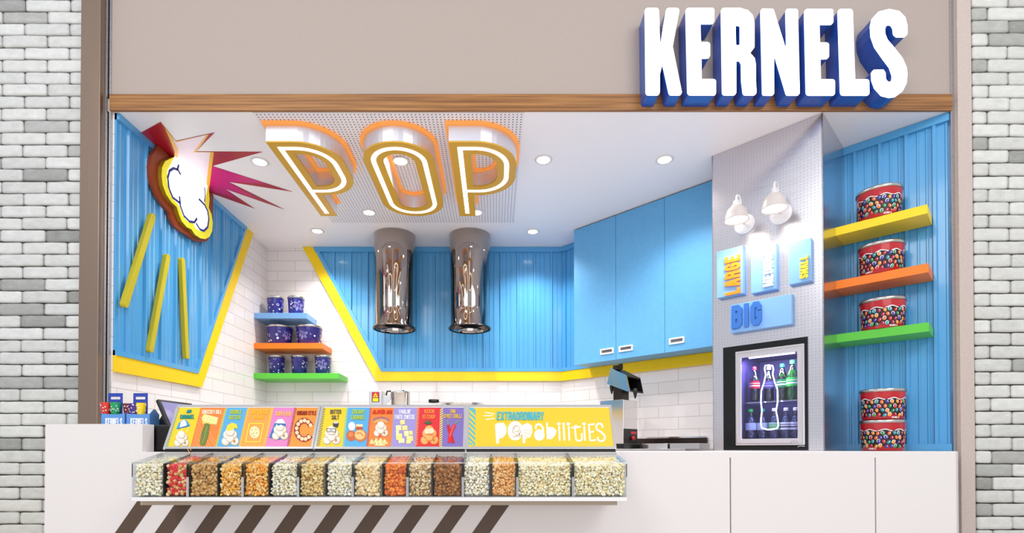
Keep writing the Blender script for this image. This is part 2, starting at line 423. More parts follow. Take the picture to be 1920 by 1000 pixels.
def brick_wall(name, x0, x1, Y, row, bl, z_joint, x_joint, seed, tint):
    rg = random.Random(seed); mb = MB(); gap = .0065; z = z_joint % row-row; r = int(round((z-z_joint)/row))
    while z < 5.12:
        xs = x_joint+(bl/2 if r % 2 else 0)+rg.uniform(-.006, .006); xs -= math.ceil((xs-x0)/bl)*bl+bl
        while xs < x1:
            a, b_ = max(xs+gap/2, x0), min(xs+bl-gap/2, x1)
            if b_-a > .02:
                t = rg.random(); g_ = rg.uniform(202, 220) if t < .88 else rg.uniform(150, 182)
                c = tuple(max(0, min(255, g_+k)) for k in tint(z, rg))
                c = tuple(int(v) for v in c)
                nx, nz = max(3, int((b_-a)/.018)), 5; zz0, zz1 = max(z, 0)+gap/2+rg.uniform(-.001, .001), z+row-gap/2+rg.uniform(-.001, .001)
                if zz1 > .02:
                    ids = {}; ph = rg.uniform(0, 99); dep = rg.uniform(.010, .016)
                    for i in range(nx+1):
                        for j in range(nz+1):
                            x = a+(b_-a)*i/nx; zz = zz0+(zz1-zz0)*j/nz
                            edge = (i in (0, nx))+(j in (0, nz))
                            wob = noise.noise(Vector((x*9+ph, zz*9, 0)))
                            dz = noise.noise(Vector((x*14+ph, 3, ph)))*.0022*(1 if j in (0, nz) else .4)
                            dx = noise.noise(Vector((3, zz*30+ph, ph)))*.003*(1 if i in (0, nx) and x0 < x < x1 else 0)
                            pull = .0035 if edge else 0
                            if edge == 2: x += .003*(1 if i == 0 else -1); zz += .003*(1 if j == 0 else -1)
                            ids[i, j] = mb.vert((x+dx, Y-dep-wob*.0025-noise.noise(Vector((x*60, zz*60, ph)))*.0012+pull, zz+dz))
                    for i in range(nx):
                        for j in range(nz):
                            k = noise.noise(Vector((i*.35+ph, j*.5, 5)))*9+noise.noise(Vector((i*1.7+ph, j*1.9, 9)))*7
                            cc = tuple(int(max(0, min(255, v+k)) )for v in c)
                            mb.face((ids[i, j], ids[i+1, j], ids[i+1, j+1], ids[i, j+1]), cc, True)
                    ring = [(i, 0) for i in range(nx+1)]+[(nx, j) for j in range(1, nz+1)]+[(i, nz) for i in range(nx-1, -1, -1)]+[(0, j) for j in range(nz-1, 0, -1)]
                    bk = [mb.vert((mb.v[ids[q]][0], Y+.002, mb.v[ids[q]][2])) for q in ring]
                    for q in range(len(ring)):
                        p = (q+1) % len(ring); mb.face((ids[ring[q]], bk[q], bk[p], ids[ring[p]]), tuple(int(v*.9) for v in c), True)
            xs += bl
        z += row; r += 1
    o = mb.build(name, 'brick', recalc=False); struct(o)
    struct(MB().box((x0, Y, 0), (x1, Y+.12, 5.2)).build(name+'_mortar', 'mortar'))
    return o
zj = FF.px(100, 205)[1]; xj = FF.px(47, 194)[0]
brick_wall('wall_brick_left', -5.0, xa-.001, Y0, 23*Y0/980, 84.5*Y0/980, zj, xj, 3, lambda z, rg: (0, 1-max(0, 1.4-z)*2, -2-max(0, 1.6-z)*7))
zj = FF.px(1850, 45.2)[1]; xj = FF.px(1843, 60)[0]
brick_wall('wall_brick_right', xf+.006, 5.0, Y0-.02, 24.45*Y0/980, 77.5*Y0/980, zj, xj, 8, lambda z, rg: (2, 2, -4))

# ------------------------------------------------------------------ perforated ceiling panel, downlights
FC = F_ceil(CEIL)
o = MB().prism(FC, [(-1.512, Y0+.004), (.182, Y0+.004), (.182, 4.81), (-1.512, 4.81)], .0015, .006).build('perforated_panel', 'perf_ceiling')
tag(o, 'white perforated panel fixed to the ceiling around the gold POP letters', 'ceiling panel')

DL = [(1019, 299, 'recessed ceiling light right of the POP letters'), (1246, 299, 'recessed ceiling light nearest the steel column'),
      (999, 434, 'recessed ceiling light between the right hood and the blue cabinets'), (595, 433, 'recessed ceiling light near the back left corner, above the small shelves'),
      (692, 397, 'recessed ceiling light between the first P and the O, behind them'), (487, 303, 'recessed ceiling light beside the tip of the red starburst'),
      (751, 300, 'recessed ceiling light seen through the hole of the O'), (893, 397, 'recessed ceiling light half hidden behind the foot of the last P')]
for px, py, lb_ in DL:
    u, v = FC.px(px, py)
    on_panel = -1.512 < u < .182 and v < 4.81
    d = .006 if on_panel else 0
    t = thing('recessed_light', lb_, 'light', (u, v, CEIL-d), 'recessed ceiling lights')
    MB().lathe([(.046, -.0005), (.062, -.0005), (.064, -.004), (.05, -.008), (.046, -.006), (.046, -.0005)], (u, v, CEIL-d), 32).build('trim_ring', 'white_metal', t)
    MB().lathe([(0, -.004), (.045, -.004), (.045, -.001), (0, -.001)], (u, v, CEIL-d), 32).build('lens', 'lens', t)
    l = bpy.data.lights.new('downlight', 'SPOT'); l.energy = 78; l.spot_size = radians(125); l.spot_blend = .9; l.shadow_soft_size = .05; l.color = (1, .95, .89)
    lo = bpy.data.objects.new('downlight', l); COL.objects.link(lo); lo.parent = t; lo.location = (0, 0, -.03)

# ------------------------------------------------------------------ corrugated blue wall panels with yellow borders
def corrugated(fr, poly, name, parent, d=.012, period=.1667, u_off=0):
    """ribbed sheet clipped to a convex outline"""
    us = [p[0] for p in poly]; a, b_ = min(us), max(us); prof = []
    k = math.floor((a-u_off)/period)
    while u_off+k*period < b_:
        s = u_off+k*period
        prof += [(s, 0), (s+.006, .018), (s+.022, .018), (s+.028, 0)]
        for q in (.07, .115): prof += [(s+q-.006, 0), (s+q-.002, .005), (s+q+.006, .005), (s+q+.010, 0)]
        k += 1
    prof += [(p[0], None) for p in poly]
    def hd(u):
        s = (u-u_off) % period
        for x0, x1, x2, x3, h in ((0, .006, .022, .028, .018), (.064, .068, .076, .080, .005), (.109, .113, .121, .125, .005)):
            if x0 <= s <= x3: return h*min(1, (s-x0)/(x1-x0), (x3-s)/(x3-x2))
        return 0
    xs = sorted({round(u, 5) for u, _ in prof if a <= u <= b_}); mb = MB(); cols = []
    for u in xs:
        r = clip_v(poly, min(max(u, a+1e-6), b_-1e-6))
        if r is None: continue
        cols.append([mb.vert(fr.P(u, r[0], d+hd(u))), mb.vert(fr.P(u, r[1], d+hd(u))), mb.vert(fr.P(u, r[0], d-.008)), mb.vert(fr.P(u, r[1], d-.008))])
    for A, B in zip(cols, cols[1:]):
        mb.face((A[0], B[0], B[1], A[1])); mb.face((A[2], A[3], B[3], B[2])); mb.face((A[0], A[2], B[2], B[0])); mb.face((A[1], B[1], B[3], A[3]))
    mb.face((cols[0][0], cols[0][1], cols[0][3], cols[0][2])); mb.face((cols[-1][0], cols[-1][2], cols[-1][3], cols[-1][1]))
    return mb.build(name, 'blue_panel', parent)
def strip(mb, fr, p, q, wd, d0, d1, side=1):
    """board along p-q, lying on its left (side 1) or right"""
    p, q = Vector(p), Vector(q); n = (q-p).normalized(); n = Vector((-n.y, n.x))*wd*side
    mb.prism(fr, [tuple(p), tuple(q), tuple(q+n), tuple(p+n)], d0, d1)

FL = F_left(XL)
bA = FL.px(212, 212, .02); bB = FL.px(462, 427, .02); bC = FL.px(370, 701, .02); bD = FL.px(211, 665, .02)
top = CEIL-.002; y_f = Y0+.014
def ext(p, q, u=None, v=None):
    t = (u-p[0])/(q[0]-p[0]) if u is not None else (v-p[1])/(q[1]-p[1])
    return (p[0]+(q[0]-p[0])*t, p[1]+(q[1]-p[1])*t)
bB = ext(bC, bB, v=top); bD = ext(bC, bD, u=y_f); bA = (y_f, top)
yC = FL.px(378, 726.5, .02); yB = ext(yC, FL.px(474, 440, .02), v=top); yD = ext(yC, FL.px(211.5, 696.5, .02), u=y_f)
t = thing('corrugated_panel', 'blue corrugated panel with slanted yellow border on the left side wall', 'wall panel', FL.P(bD[0], bD[1]), 'blue corrugated wall panels')
corrugated(FL, [bA, bB, bC, bD], 'ribbed_sheet', t, d=.009)
mb = MB(); wd = .03
ci = (bC[0]-.012, bC[1]+.035)
mb.prism(FL, [bC, bB, (bB[0]-.032, top), ci], .001, .030); mb.prism(FL, [bD, bC, ci, (y_f, bD[1]+.033)], .001, .0304)
mb.prism(FL, [(y_f, top-.04), (bB[0]-.02, top-.04), (bB[0]-.01, top), (y_f, top)], .001, .0308)
mb.build('edge_trim', 'blue_panel', t)
MB().prism(FL, [bC, bB, yB, yC], .001, .024).prism(FL, [bD, bC, yC, yD], .001, .0243).build('border', 'yellow', t)

FB = F_front(Y1)
p1 = FB.px(588, 465, .03); p2 = FB.px(715, 697, .03); o1 = FB.px(568, 465, .03); o2 = FB.px(705, 714.5, .03)
p1 = ext(p2, p1, v=top); o1 = ext(o2, o1, v=top); xr_ = cor-.004; z1 = p2[1]; z0 = o2[1]
t = thing('corrugated_panel', 'blue corrugated panel with yellow border on the back wall behind the hoods', 'wall panel', FB.P(p2[0], p2[1]), 'blue corrugated wall panels')
corrugated(FB, [p1, p2, (xr_, z1), (xr_, top)], 'ribbed_sheet', t, period=.174, u_off=p2[0]+.01)
mb = MB()
mb.prism(FB, [p2, (xr_, z1), (xr_, z1+.035), (p2[0]+.02, z1+.035)], .001, .0364)
mb.prism(FB, [p1, p2, (p2[0]+.02, p2[1]+.035), (p1[0]+.04, top)], .001, .0368)
mb.prism(FB, [(p1[0]+.02, top-.05), (xr_, top-.05), (xr_, top), p1], .001, .036)
mb.build('edge_trim', 'blue_panel', t)
MB().prism(FB, [p1, o1, o2, p2], .001, .03).prism(FB, [p2, o2, (xr_, z0), (xr_, z1)], .001, .03).build('border', 'yellow', t)

uc = (cor-CW/2)/R2+.004; ue = uc+2.0
t = thing('corrugated_panel', 'narrow blue corrugated panel on the angled wall left of the blue cabinets', 'wall panel', FW.P(uc, z1), 'blue corrugated wall panels')
corrugated(FW, [(uc, z1), (uc+.5, z1), (uc+.5, top), (uc, top)], 'ribbed_sheet', t, u_off=uc+.04)
MB().fbox(FW, uc, uc+.5, z1, z1+.035, .001, .036).build('edge_trim', 'blue_panel', t); MB().fbox(FW, uc, uc+.5, top-.05, top, .001, .036).build('edge_trim', 'blue_panel', t)
o = MB().fbox(FW, uc, ue, z0, z1-.001, .001, .03).build('yellow_border_board', 'yellow')
tag(o, 'yellow board running along the angled tiled wall under the blue cabinets', 'board')

# right-hand blue panel
FR = F_diag(6.06); dW = (CW-6.06)*R2
ztop = 1.086
u0 = -1.202/2/R2+.006; u1 = FR.px(1781, 500)[0]+.02
u1 = min(u1, (xd-6.06/2-.004)/R2)
t = thing('corrugated_panel', 'blue corrugated panel on the right wall behind the red tins', 'wall panel', FR.P(u0, ztop), 'blue corrugated wall panels')
corrugated(FR, [(u0, ztop), (u1, ztop), (u1, top), (u0, top)], 'ribbed_sheet', t, d=-.018, u_off=u0+.05, period=.14)
MB().fbox(FR, u0, u1, ztop, ztop+.045, -.04, .004).build('edge_trim', 'blue_panel', t); MB().fbox(FR, u0, u1, top-.05, top, -.04, .004).build('edge_trim', 'blue_panel', t)
# ------------------------------------------------------------------ yellow bars on the left panel
for (a, b_, lbl) in (((289.6, 402), (236, 576), 'long mustard yellow bar on the left blue panel, leftmost and highest of three'),
                     ((317, 477.5), (284, 661), 'mustard yellow bar on the left blue panel, middle one of three'),
                     ((344, 483.5), (352.6, 673.6), 'mustard yellow bar on the left blue panel, rightmost and nearly upright')):
    p, q = Vector(FL.px(*a, .058)), Vector(FL.px(*b_, .058)); d = (q-p).normalized(); n = Vector((-d.y, d.x)); r = .021
    loop = []
    for i in range(9): an = -pi/2+pi*i/8; loop.append(tuple(q+d*(r*cos(an)-r)+n*r*sin(an)))
    for i in range(9): an = pi/2+pi*i/8; loop.append(tuple(p+d*(r*cos(an)+r)+n*r*sin(an)))
    o = MB().prism(FL, loop, .0275, .058).build('wall_bar', 'mustard', bevel=.002); tag(o, lbl, 'wall decoration', 'mustard bars on the left wall')

# ------------------------------------------------------------------ starburst on the ceiling and popped-kernel sign on the left wall
star = [(264, 252), (301, 229.5), (330, 265.5), (402, 249.6), (367.5, 285), (492, 285.6), (397.5, 312), (547.5, 360), (427.5, 341.4), (532.5, 393), (421.5, 354.6), (477, 391.5), (391.5, 357)]
t_ = FC.pxs(star, .004); t_[0] = (XL+.004, t_[0][1]); t_[-1] = (XL+.004, t_[-1][1])
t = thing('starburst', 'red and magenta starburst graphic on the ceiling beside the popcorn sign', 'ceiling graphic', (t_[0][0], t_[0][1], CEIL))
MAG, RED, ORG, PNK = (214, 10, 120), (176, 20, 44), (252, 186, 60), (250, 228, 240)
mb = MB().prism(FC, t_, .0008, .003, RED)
def cl(pts): return [(max(XL+.004, u), v) for u, v in FC.pxs(pts, .004)]
mb.prism(FC, cl([(397.5, 312), (500, 345), (427.5, 341.4), (480, 372), (421.5, 354.6), (440, 370), (391.5, 357), (393, 330)]), .003, .0034, MAG)
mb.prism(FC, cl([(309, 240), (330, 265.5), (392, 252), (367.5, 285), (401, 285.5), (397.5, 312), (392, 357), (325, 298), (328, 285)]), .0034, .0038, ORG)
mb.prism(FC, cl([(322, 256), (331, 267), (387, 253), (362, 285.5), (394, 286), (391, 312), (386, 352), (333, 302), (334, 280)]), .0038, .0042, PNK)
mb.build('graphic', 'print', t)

brown = cz(0, 180, 3.3333, [(985, 322), (960, 333), (935, 370), (922, 440), (926, 500), (940, 560), (970, 630), (1010, 690), (1045, 728), (1055, 770), (1080, 815), (1115, 845), (1160, 872), (1200, 902), (1240, 915), (1282, 908), (1310, 850), (1315, 760), (1300, 600)])
yel = cz(0, 180, 3.3333, [(1095, 395), (1060, 395), (1035, 408), (1018, 445), (1015, 500), (1022, 560), (1045, 620), (1075, 665), (1108, 695), (1122, 740), (1140, 785), (1170, 820), (1200, 835), (1222, 868), (1255, 890), (1285, 895), (1310, 880), (1326, 845), (1330, 790), (1322, 740), (1305, 700), (1310, 650), (1305, 575)])
wht = cz(0, 180, 3.3333, [(1095, 400), (1070, 430), (1050, 465), (1046, 520), (1055, 580), (1080, 640), (1115, 675), (1128, 700), (1145, 750), (1175, 785), (1210, 795), (1228, 830), (1255, 845), (1285, 842), (1303, 815), (1306, 760), (1298, 710), (1278, 675), (1285, 640), (1290, 600), (1298, 572)])
def flp(pts, d): return [(u, min(v, CEIL-.006)) for u, v in FL.pxs(pts, d)]
bw = flp(brown, .035)
bw = [(bw[0][0]-.02, CEIL-.006)]+bw[1:-1]+[(FL.px(1300/3.333, 180+600/3.333, .035)[0]+.05, CEIL-.006)]
base = FL.P(*flp(yel, .07)[14], .03)
t = thing('popcorn_wall_sign', 'layered popcorn-shaped wall sign, glowing white face with yellow edge, cut off by the ceiling', 'sign', base)
def closetop(pts, d):
    q = flp(pts, d); return [(q[0][0], CEIL-.006)]+q[1:-1]+[(q[-1][0], CEIL-.006)]
MB().prism(FL, bw, .0275, .052).build('brown_layer', mat('sign_brown', (150, 62, 30), .4), t)
MB().prism(FL, closetop(yel, .085), .0525, .08).build('olive_layer', mat('sign_olive', (150, 120, 20), .4), t)
MB().prism(FL, closetop(yel, .085), .0802, .085).build('yellow_rim', mat('sign_yellow', (250, 240, 40), .4, emit=(250, 240, 60), es=.25), t)
MB().prism(FL, closetop(wht, .088), .0852, .088).build('lit_face', 'white_glow', t)
mb = MB()
for ln, wd in (([(1118, 430), (1108, 462)], .006), ([(1130, 492), (1112, 462), (1085, 452), (1060, 468), (1049, 510), (1056, 575), (1080, 635), (1125, 670)], .006), ([(1122, 628), (1128, 690), (1150, 750), (1185, 785), (1215, 790), (1232, 765)], .006),
               ([(1226, 795), (1250, 835), (1275, 843), (1298, 820), (1305, 770), (1298, 720), (1278, 680), (1242, 643)], .006), ([(1279, 572), (1283, 620), (1278, 665)], .004)):
    q = flp(cz(0, 180, 3.3333, ln), .089); mb.prism(FL, ribbon(q, wd*3.0), .0882, .0894)
mb.build('outline', mat('navy_line', (50, 60, 150), .5), t)

# ------------------------------------------------------------------ POP letters hanging under the ceiling
ZF = 3.07   # face height
FP = F_ceil(ZF)
def arc(cx, cy, r, a0, a1, n=12, sy=1): return [(cx+r*cos(radians(a0+(a1-a0)*i/n)), cy+r*sy*sin(radians(a0+(a1-a0)*i/n))) for i in range(n+1)]
def p_shape(x0, y0, W, Ly, bowl, s, e):
    """letter P in ceiling coordinates; head at y0 (near), foot at y0+Ly; grown by e"""
    ro = bowl*.44; xo = x0+W+e; r = min(ro+e, W*.62+e)
    out = [(x0-e, y0-e)]+arc(xo-r, y0-e+r, r, -90, 0)+arc(xo-r, y0+bowl+e-r, r, 0, 90)+[(x0+s+e, y0+bowl+e), (x0+s+e, y0+Ly+e), (x0-e, y0+Ly+e)]
    ri = max(r-s-2*e+e*0, .03); hx0, hx1, hy0, hy1 = x0+s+e, x0+W-s-e, y0+s+e, y0+bowl-s-e
    ri = min(ri, (hx1-hx0)*.8, (hy1-hy0)/2)
    hole = [(hx0, hy0)]+arc(hx1-ri, hy0+ri, ri, -90, 0)+arc(hx1-ri, hy1-ri, ri, 0, 90)+[(hx0, hy1)]
    return [out, hole]
def o_shape(x0, y0, W, Ly, s, e):
    def st(a, b_, c, d, r): return arc(c-r, b_+r, r, -90, 0)+arc(c-r, d-r, r, 0, 90)+arc(a+r, d-r, r, 90, 180)+arc(a+r, b_+r, r, 180, 270)
    W2 = W+2*e; wi = W-2*s-2*e
    return [st(x0-e, y0-e, x0+W+e, y0+Ly+e, W2*.49), st(x0+s+e, y0+s+e, x0+W-s-e, y0+Ly-s-e, wi*.49)]
yh = FP.px(700, 266)[1]; yf_ = FP.px(700, 404.5)[1]; Ly = yf_-yh
def fx(px, py): return FP.px(px, py)
POPS = []
xa1 = fx(498.6, 266)[0]; xa2 = fx(665.3, 341)[0]; xb1 = fx(679.8, 297)[0]; xb2 = fx(830.7, 378.5)[0]; xc1 = fx(841.3, 266)[0]; xc2 = fx(968, 314.7)[0]
bowl = fx(800, 365.5)[1]-yh; S = .135
shapes = [('P', lambda e: p_shape(xa1, yh, xa2-xa1, Ly, bowl, S, e), xa1, 'gold letter P with white neon line under the ceiling, left of the O'),
          ('O', lambda e: o_shape(xb1, yh, xb2-xb1, Ly, S, e), xb1, 'gold letter O with white neon line under the ceiling'),
          ('P', lambda e: p_shape(xc1, yh, xc2-xc1, Ly, bowl, S, e), xc1, 'gold letter P with white neon line under the ceiling, right of the O')]
M['mirror_side'] = mat('polished_letter_side', (232, 232, 240), .32, .9)
for ch, sh, x0_, lb_ in shapes:
    t = thing('ceiling_letter_'+('p' if ch == 'P' else 'o'), lb_, 'sign letter', (x0_, yh, CEIL), 'gold ceiling letters')
    MB().prism(FC, sh(.022), .0065, .022).build('glowing_backplate', 'halo', t)
    MB().prism(FP, sh(0), -(CEIL-ZF-.023), -.006).build('body', 'mirror_side', t)
    MB().prism(FP, sh(0), -.0055, .004).build('face', 'gold', t)
    MB().prism(FP, sh(-.0515), .0042, .0062).build('neon_line', 'neon', t)

# ------------------------------------------------------------------ storefront sign letters
FS = F_front(Y0-.125)
A_ = (1190, 0, 4.65); B_ = (1440, 0, 4.652)
SIGN = [
 ('k', [cz(*A_, [(88, 73), (210, 73), (221, 408), (275, 73), (392, 73), (330, 410), (415, 830), (300, 830), (242, 560), (219, 650), (218, 830), (96, 830)])], [6, 6, 0, 6, 6, 1, 6, 6, 0, 0, 6, 6], 'glowing white letter K with blue sides, first letter of the storefront sign'),
 ('e', [cz(*A_, [(443, 73), (692, 73), (692, 208), (572, 208), (576, 370), (656, 370), (656, 508), (580, 508), (583, 692), (708, 692), (708, 830), (460, 830)])], [6, 4, 6, .5, .5, 6, 6, .5, .5, 6, 4, 7], 'glowing white letter E with blue sides, between the K and the R'),
 ('r', [cz(*A_, [(752, 73), (920, 73), (985, 92), (1028, 135), (1043, 200), (1043, 415), (1005, 465), (1045, 510), (1054, 560), (1055, 700), (1062, 830), (945, 830), (930, 700), (928, 560), (915, 532), (885, 530), (885, 830), (763, 830)]),
        rnd(cz(*A_, [(878, 220), (918, 225), (918, 397), (882, 397)]), 1.5)], [6, 5, 5, 5, 5, 2, 1, 3, 5, 0, 6, 6, 0, 3, 3, 0, 6, 6], 'glowing white letter R with blue sides on the storefront sign'),
 ('n', [[(1425.9, 16.8), (1449.7, 17.2), (1474.8, 97.8), (1472.9, 17.2), (1495.5, 17.2), (1499.1, 178.8), (1474.4, 178.8), (1450.7, 98.9), (1451.2, 178.8), (1429.4, 178.8)]], [5, 5, 0, 5, 5, 5, 5, 0, 5, 5], 'glowing white letter N with blue sides on the storefront sign'),
 ('e', [cz(*B_, [(316, 82), (566, 82), (568, 214), (447, 214), (450, 374), (530, 374), (530, 514), (455, 514), (458, 694), (582, 694), (582, 832), (332, 832)])], [6, 4, 6, .5, .5, 6, 6, .5, .5, 6, 4, 7], 'glowing white letter E with blue sides, between the N and the L'),
 ('l', [cz(*B_, [(608, 82), (736, 82), (757, 694), (880, 694), (882, 832), (632, 832)])], [6, 6, .5, 6, 4, 7], 'glowing white letter L with blue sides on the storefront sign'),
 ('s', [cz(*B_, [(892, 230), (905, 165), (960, 105), (1055, 82), (1140, 100), (1195, 155), (1213, 230), (1213, 300), (1195, 322), (1120, 322), (1095, 300), (1090, 250), (1075, 222), (1053, 215), (1030, 225), (1018, 255), (1020, 300), (1040, 350), (1100, 420), (1170, 510), (1205, 590), (1213, 650), (1205, 730), (1170, 800), (1110, 845), (1060, 852), (990, 835), (930, 770), (905, 700), (902, 635), (915, 612), (1005, 610), (1022, 640), (1025, 690), (1040, 715), (1060, 718), (1080, 700), (1083, 660), (1060, 590), (1000, 510), (930, 410), (898, 320)])], 4, 'glowing white letter S with blue sides, last letter of the storefront sign')]
for ch, loops, rr, lb_ in SIGN:
    lp = [FS.pxs(rnd(loops[0], rr))]+[FS.pxs(h) for h in loops[1:]]
    t = thing('sign_letter_'+ch, lb_, 'sign letter', FS.P(*lp[0][-1], -.12), 'storefront sign letters')
    MB().prism(FS, lp, -.1245, -.006).build('return', 'sign_blue', t)
    MB().prism(FS, lp, -.0055, .004).build('lit_face', 'white_glow', t, bevel=.002)

# ------------------------------------------------------------------ chrome extraction hoods
for px, lb_ in ((740, 'chrome cylindrical hood hanging from the ceiling, the left one'), (881, 'chrome cylindrical hood hanging from the ceiling, the right one')):
    c = at(px, 430, 5.14); r0 = .206; zb_ = at(px, 608, 4.93).z
    t = thing('extraction_hood', lb_, 'hood', (c.x, 5.14, zb_), 'chrome hoods')
    h = CEIL-zb_-.001
    pr = [(r0*.96, 0), (r0, 0), (r0, .012), (r0*.935, .03), (r0*.925, .2), (r0*.925, .45), (r0*.96, .72), (r0*1.0, h), (r0*.97, h), (r0*.9, .6), (r0*.9, .03), (r0*.96, 0)]
    MB().lathe(pr, (c.x, 5.14, zb_), 72).build('shell', 'chrome', t)
    MB().lathe([(r0*.95, .0), (r0*1.012, .0), (r0*1.012, .012), (r0*.95, .012), (r0*.95, .0)], (c.x, 5.14, zb_-.004), 72).build('bottom_ring', 'darksteel', t)
    MB().box((c.x-.1, 5.14+.02, zb_+.03), (c.x+.12, 5.14+.028, zb_+.10)).build('baffle', 'darksteel', t)

# ------------------------------------------------------------------ steel column with fridge opening
CC = 5.28; FK = F_diag(CC); uA = (2.043-CC/2)/R2; uB = (1.555-CC/2)/R2; ZT = 1.087
def rectpx(fr, x0, x1, y0, y1, d): return fr.px(x0, 700, d)[0], fr.px(x1, 700, d)[0], fr.px(x0, y1, d)[1], fr.px(x0, y0, d)[1]
fu0, fu1 = FK.px(1357, 750)[0], FK.px(1515.5, 750)[0]; fz1 = FK.px(1515.5, 631.5)[1]; fz0 = ZT+.003
colA = FK.P(uA, 0)
t = thing('column', 'square dimpled steel column on the counter, holding lamps, size signs and the drinks fridge', 'column', (colA.x, colA.y, ZT))
MB().prism(FK, [[(uB, ZT), (uA, ZT), (uA, CEIL-.001), (uB, CEIL-.001)], [(fu0+.01, fz0+.01), (fu1-.01, fz0+.01), (fu1-.01, fz1-.01), (fu0+.01, fz1-.01)]], -.008, 0).build('front_sheet', 'perf_steel', t)
FKR = Frame(colA, (R2, R2, 0), (0, 0, 1), (R2, -R2, 0)); FKL = Frame(FK.P(uB, 0), (R2, R2, 0), (0, 0, 1), (-R2, R2, 0))
MB().fbox(FKR, .0, (CW-CC)*R2-.03, ZT, CEIL-.001, -.008, 0).build('side_sheet', 'perf_steel', t)
MB().fbox(FKL, .0, (CW-CC)*R2-.04, ZT, CEIL-.001, -.008, 0).build('side_sheet', 'perf_steel', t)

# ------------------------------------------------------------------ drinks fridge
du0, du1 = FK.px(1379.2, 740, .02)[0], FK.px(1508.5, 740, .02)[0]; dz0, dz1 = FK.px(1379.2, 835.5, .02)[1], FK.px(1508.5, 644, .02)[1]
gu0, gu1 = FK.px(1390.5, 740, .02)[0], FK.px(1495, 740, .02)[0]; gz0, gz1 = FK.px(1390.5, 823.5, .02)[1], FK.px(1495, 659.5, .02)[1]
def rect(a, b_, c, d): return [(a, c), (b_, c), (b_, d), (a, d)]
t = thing('drinks_fridge', 'black drinks fridge built into the steel column, silver door and neon bottle outline', 'fridge', FK.P((fu0+fu1)/2, fz0))
MB().prism(FK, [rect(fu0, fu1, fz0, fz1), rect(du0+.012, du1-.012, dz0+.012, dz1-.012)], .0005, .008).build('black_surround', mat('black_gloss', (4, 4, 5), .15), t)
mb = MB(); iz0, iz1, iu0, iu1, D_ = gz0-.015, gz1+.02, gu0-.02, gu1+.02, -.40
mb.fbox(FK, iu0, iu1, iz0-.01, iz0, D_, -.001); mb.fbox(FK, iu0, iu1, iz1, iz1+.01, D_, -.001)
mb.fbox(FK, iu0-.01, iu0, iz0-.01, iz1+.01, D_, -.001); mb.fbox(FK, iu1, iu1+.01, iz0-.01, iz1+.01, D_, -.001); mb.fbox(FK, iu0-.01, iu1+.01, iz0-.01, iz1+.01, D_-.01, D_)
mb.build('interior', 'sugar', t)
sz = FK.px(1440, 753, -.05)[1]
mb = MB()
for k in range(22): a = iu0+.01+(iu1-iu0-.02)*k/21; mb.fbox(FK, a-.002, a+.002, sz-.004, sz, -.36, -.045)
mb.fbox(FK, iu0, iu1, sz-.008, sz, -.049, -.043); mb.build('wire_shelf', 'polished', t)
door = MB().prism(FK, [rect(du0, du1, dz0, dz1), rect(gu0, gu1, gz0, gz1)], .0085, .024).build('door', mat('door_aluminium', (205, 200, 205), .28, .7), t, bevel=.004)
mb = MB().prism(FK, [rect(du0+.006, du1-.006, dz0+.006, dz1-.006), rect(du0+.014, du1-.014, dz0+.014, dz1-.014)], .0242, .029); mb.build('door_moulding', 'polished', door)
MB().prism(FK, rect(gu0-.001, gu1+.001, gz0-.001, gz1+.001), .012, .016).build('glass', 'glass', door)
c = FK.px(1489, 829, .03); MB().prism(FK, [ell(*c, .022, .009), ell(*c, .018, .006)], .0242, .0275).build('badge', 'polished', door)
c = FK.px(1502, 837.5, .01); MB().prism(FK, ribbon([(c[0]-.02, c[1]-.003), (c[0]-.008, c[1]+.003), (c[0]+.02, c[1]+.001)], .003), .0082, .0088).build('maker_mark', 'white_metal', t)
# lamp inside, along the top and one upright
mb = MB().fbox(FK, iu0+.05, iu1-.05, iz1-.02, iz1-.008, -.05, -.03); mb.build('light_tube', mat('fridge_tube', (255, 255, 255), .4, emit=(235, 235, 255), es=9), t)
l = bpy.data.lights.new('fridge_light', 'AREA'); l.shape = 'RECTANGLE'; l.size = (iu1-iu0)*.8; l.size_y = .04; l.energy = 5; l.color = (.86, .86, 1)
lo = bpy.data.objects.new('fridge_light', l); COL.objects.link(lo)
pz = FK.P((iu0+iu1)/2, iz1-.03, -.05); lo.location = pz; lo.rotation_euler = (radians(22), 0, radians(-45))
lo.parent = t; lo.location = lo.location-t.location
# neon bottle outline behind the glass
npx = cz(1350, 630, 4.547, [(385, 255), (380, 280), (390, 330), (375, 400), (352, 470), (348, 560), (358, 640), (350, 700), (348, 750), (355, 785), (400, 800), (440, 800), (485, 790), (498, 765), (490, 700), (478, 640), (492, 560), (490, 460), (465, 390), (448, 330), (455, 285), (448, 255), (415, 250)])
MB().tube([FK.P(*FK.px(x, y, 0), 0.0) for x, y in npx], .0042, 8, closed=True).build('neon_bottle_outline', mat('neon_tube', (255, 255, 255), .4, emit=(235, 245, 255), es=5), t)

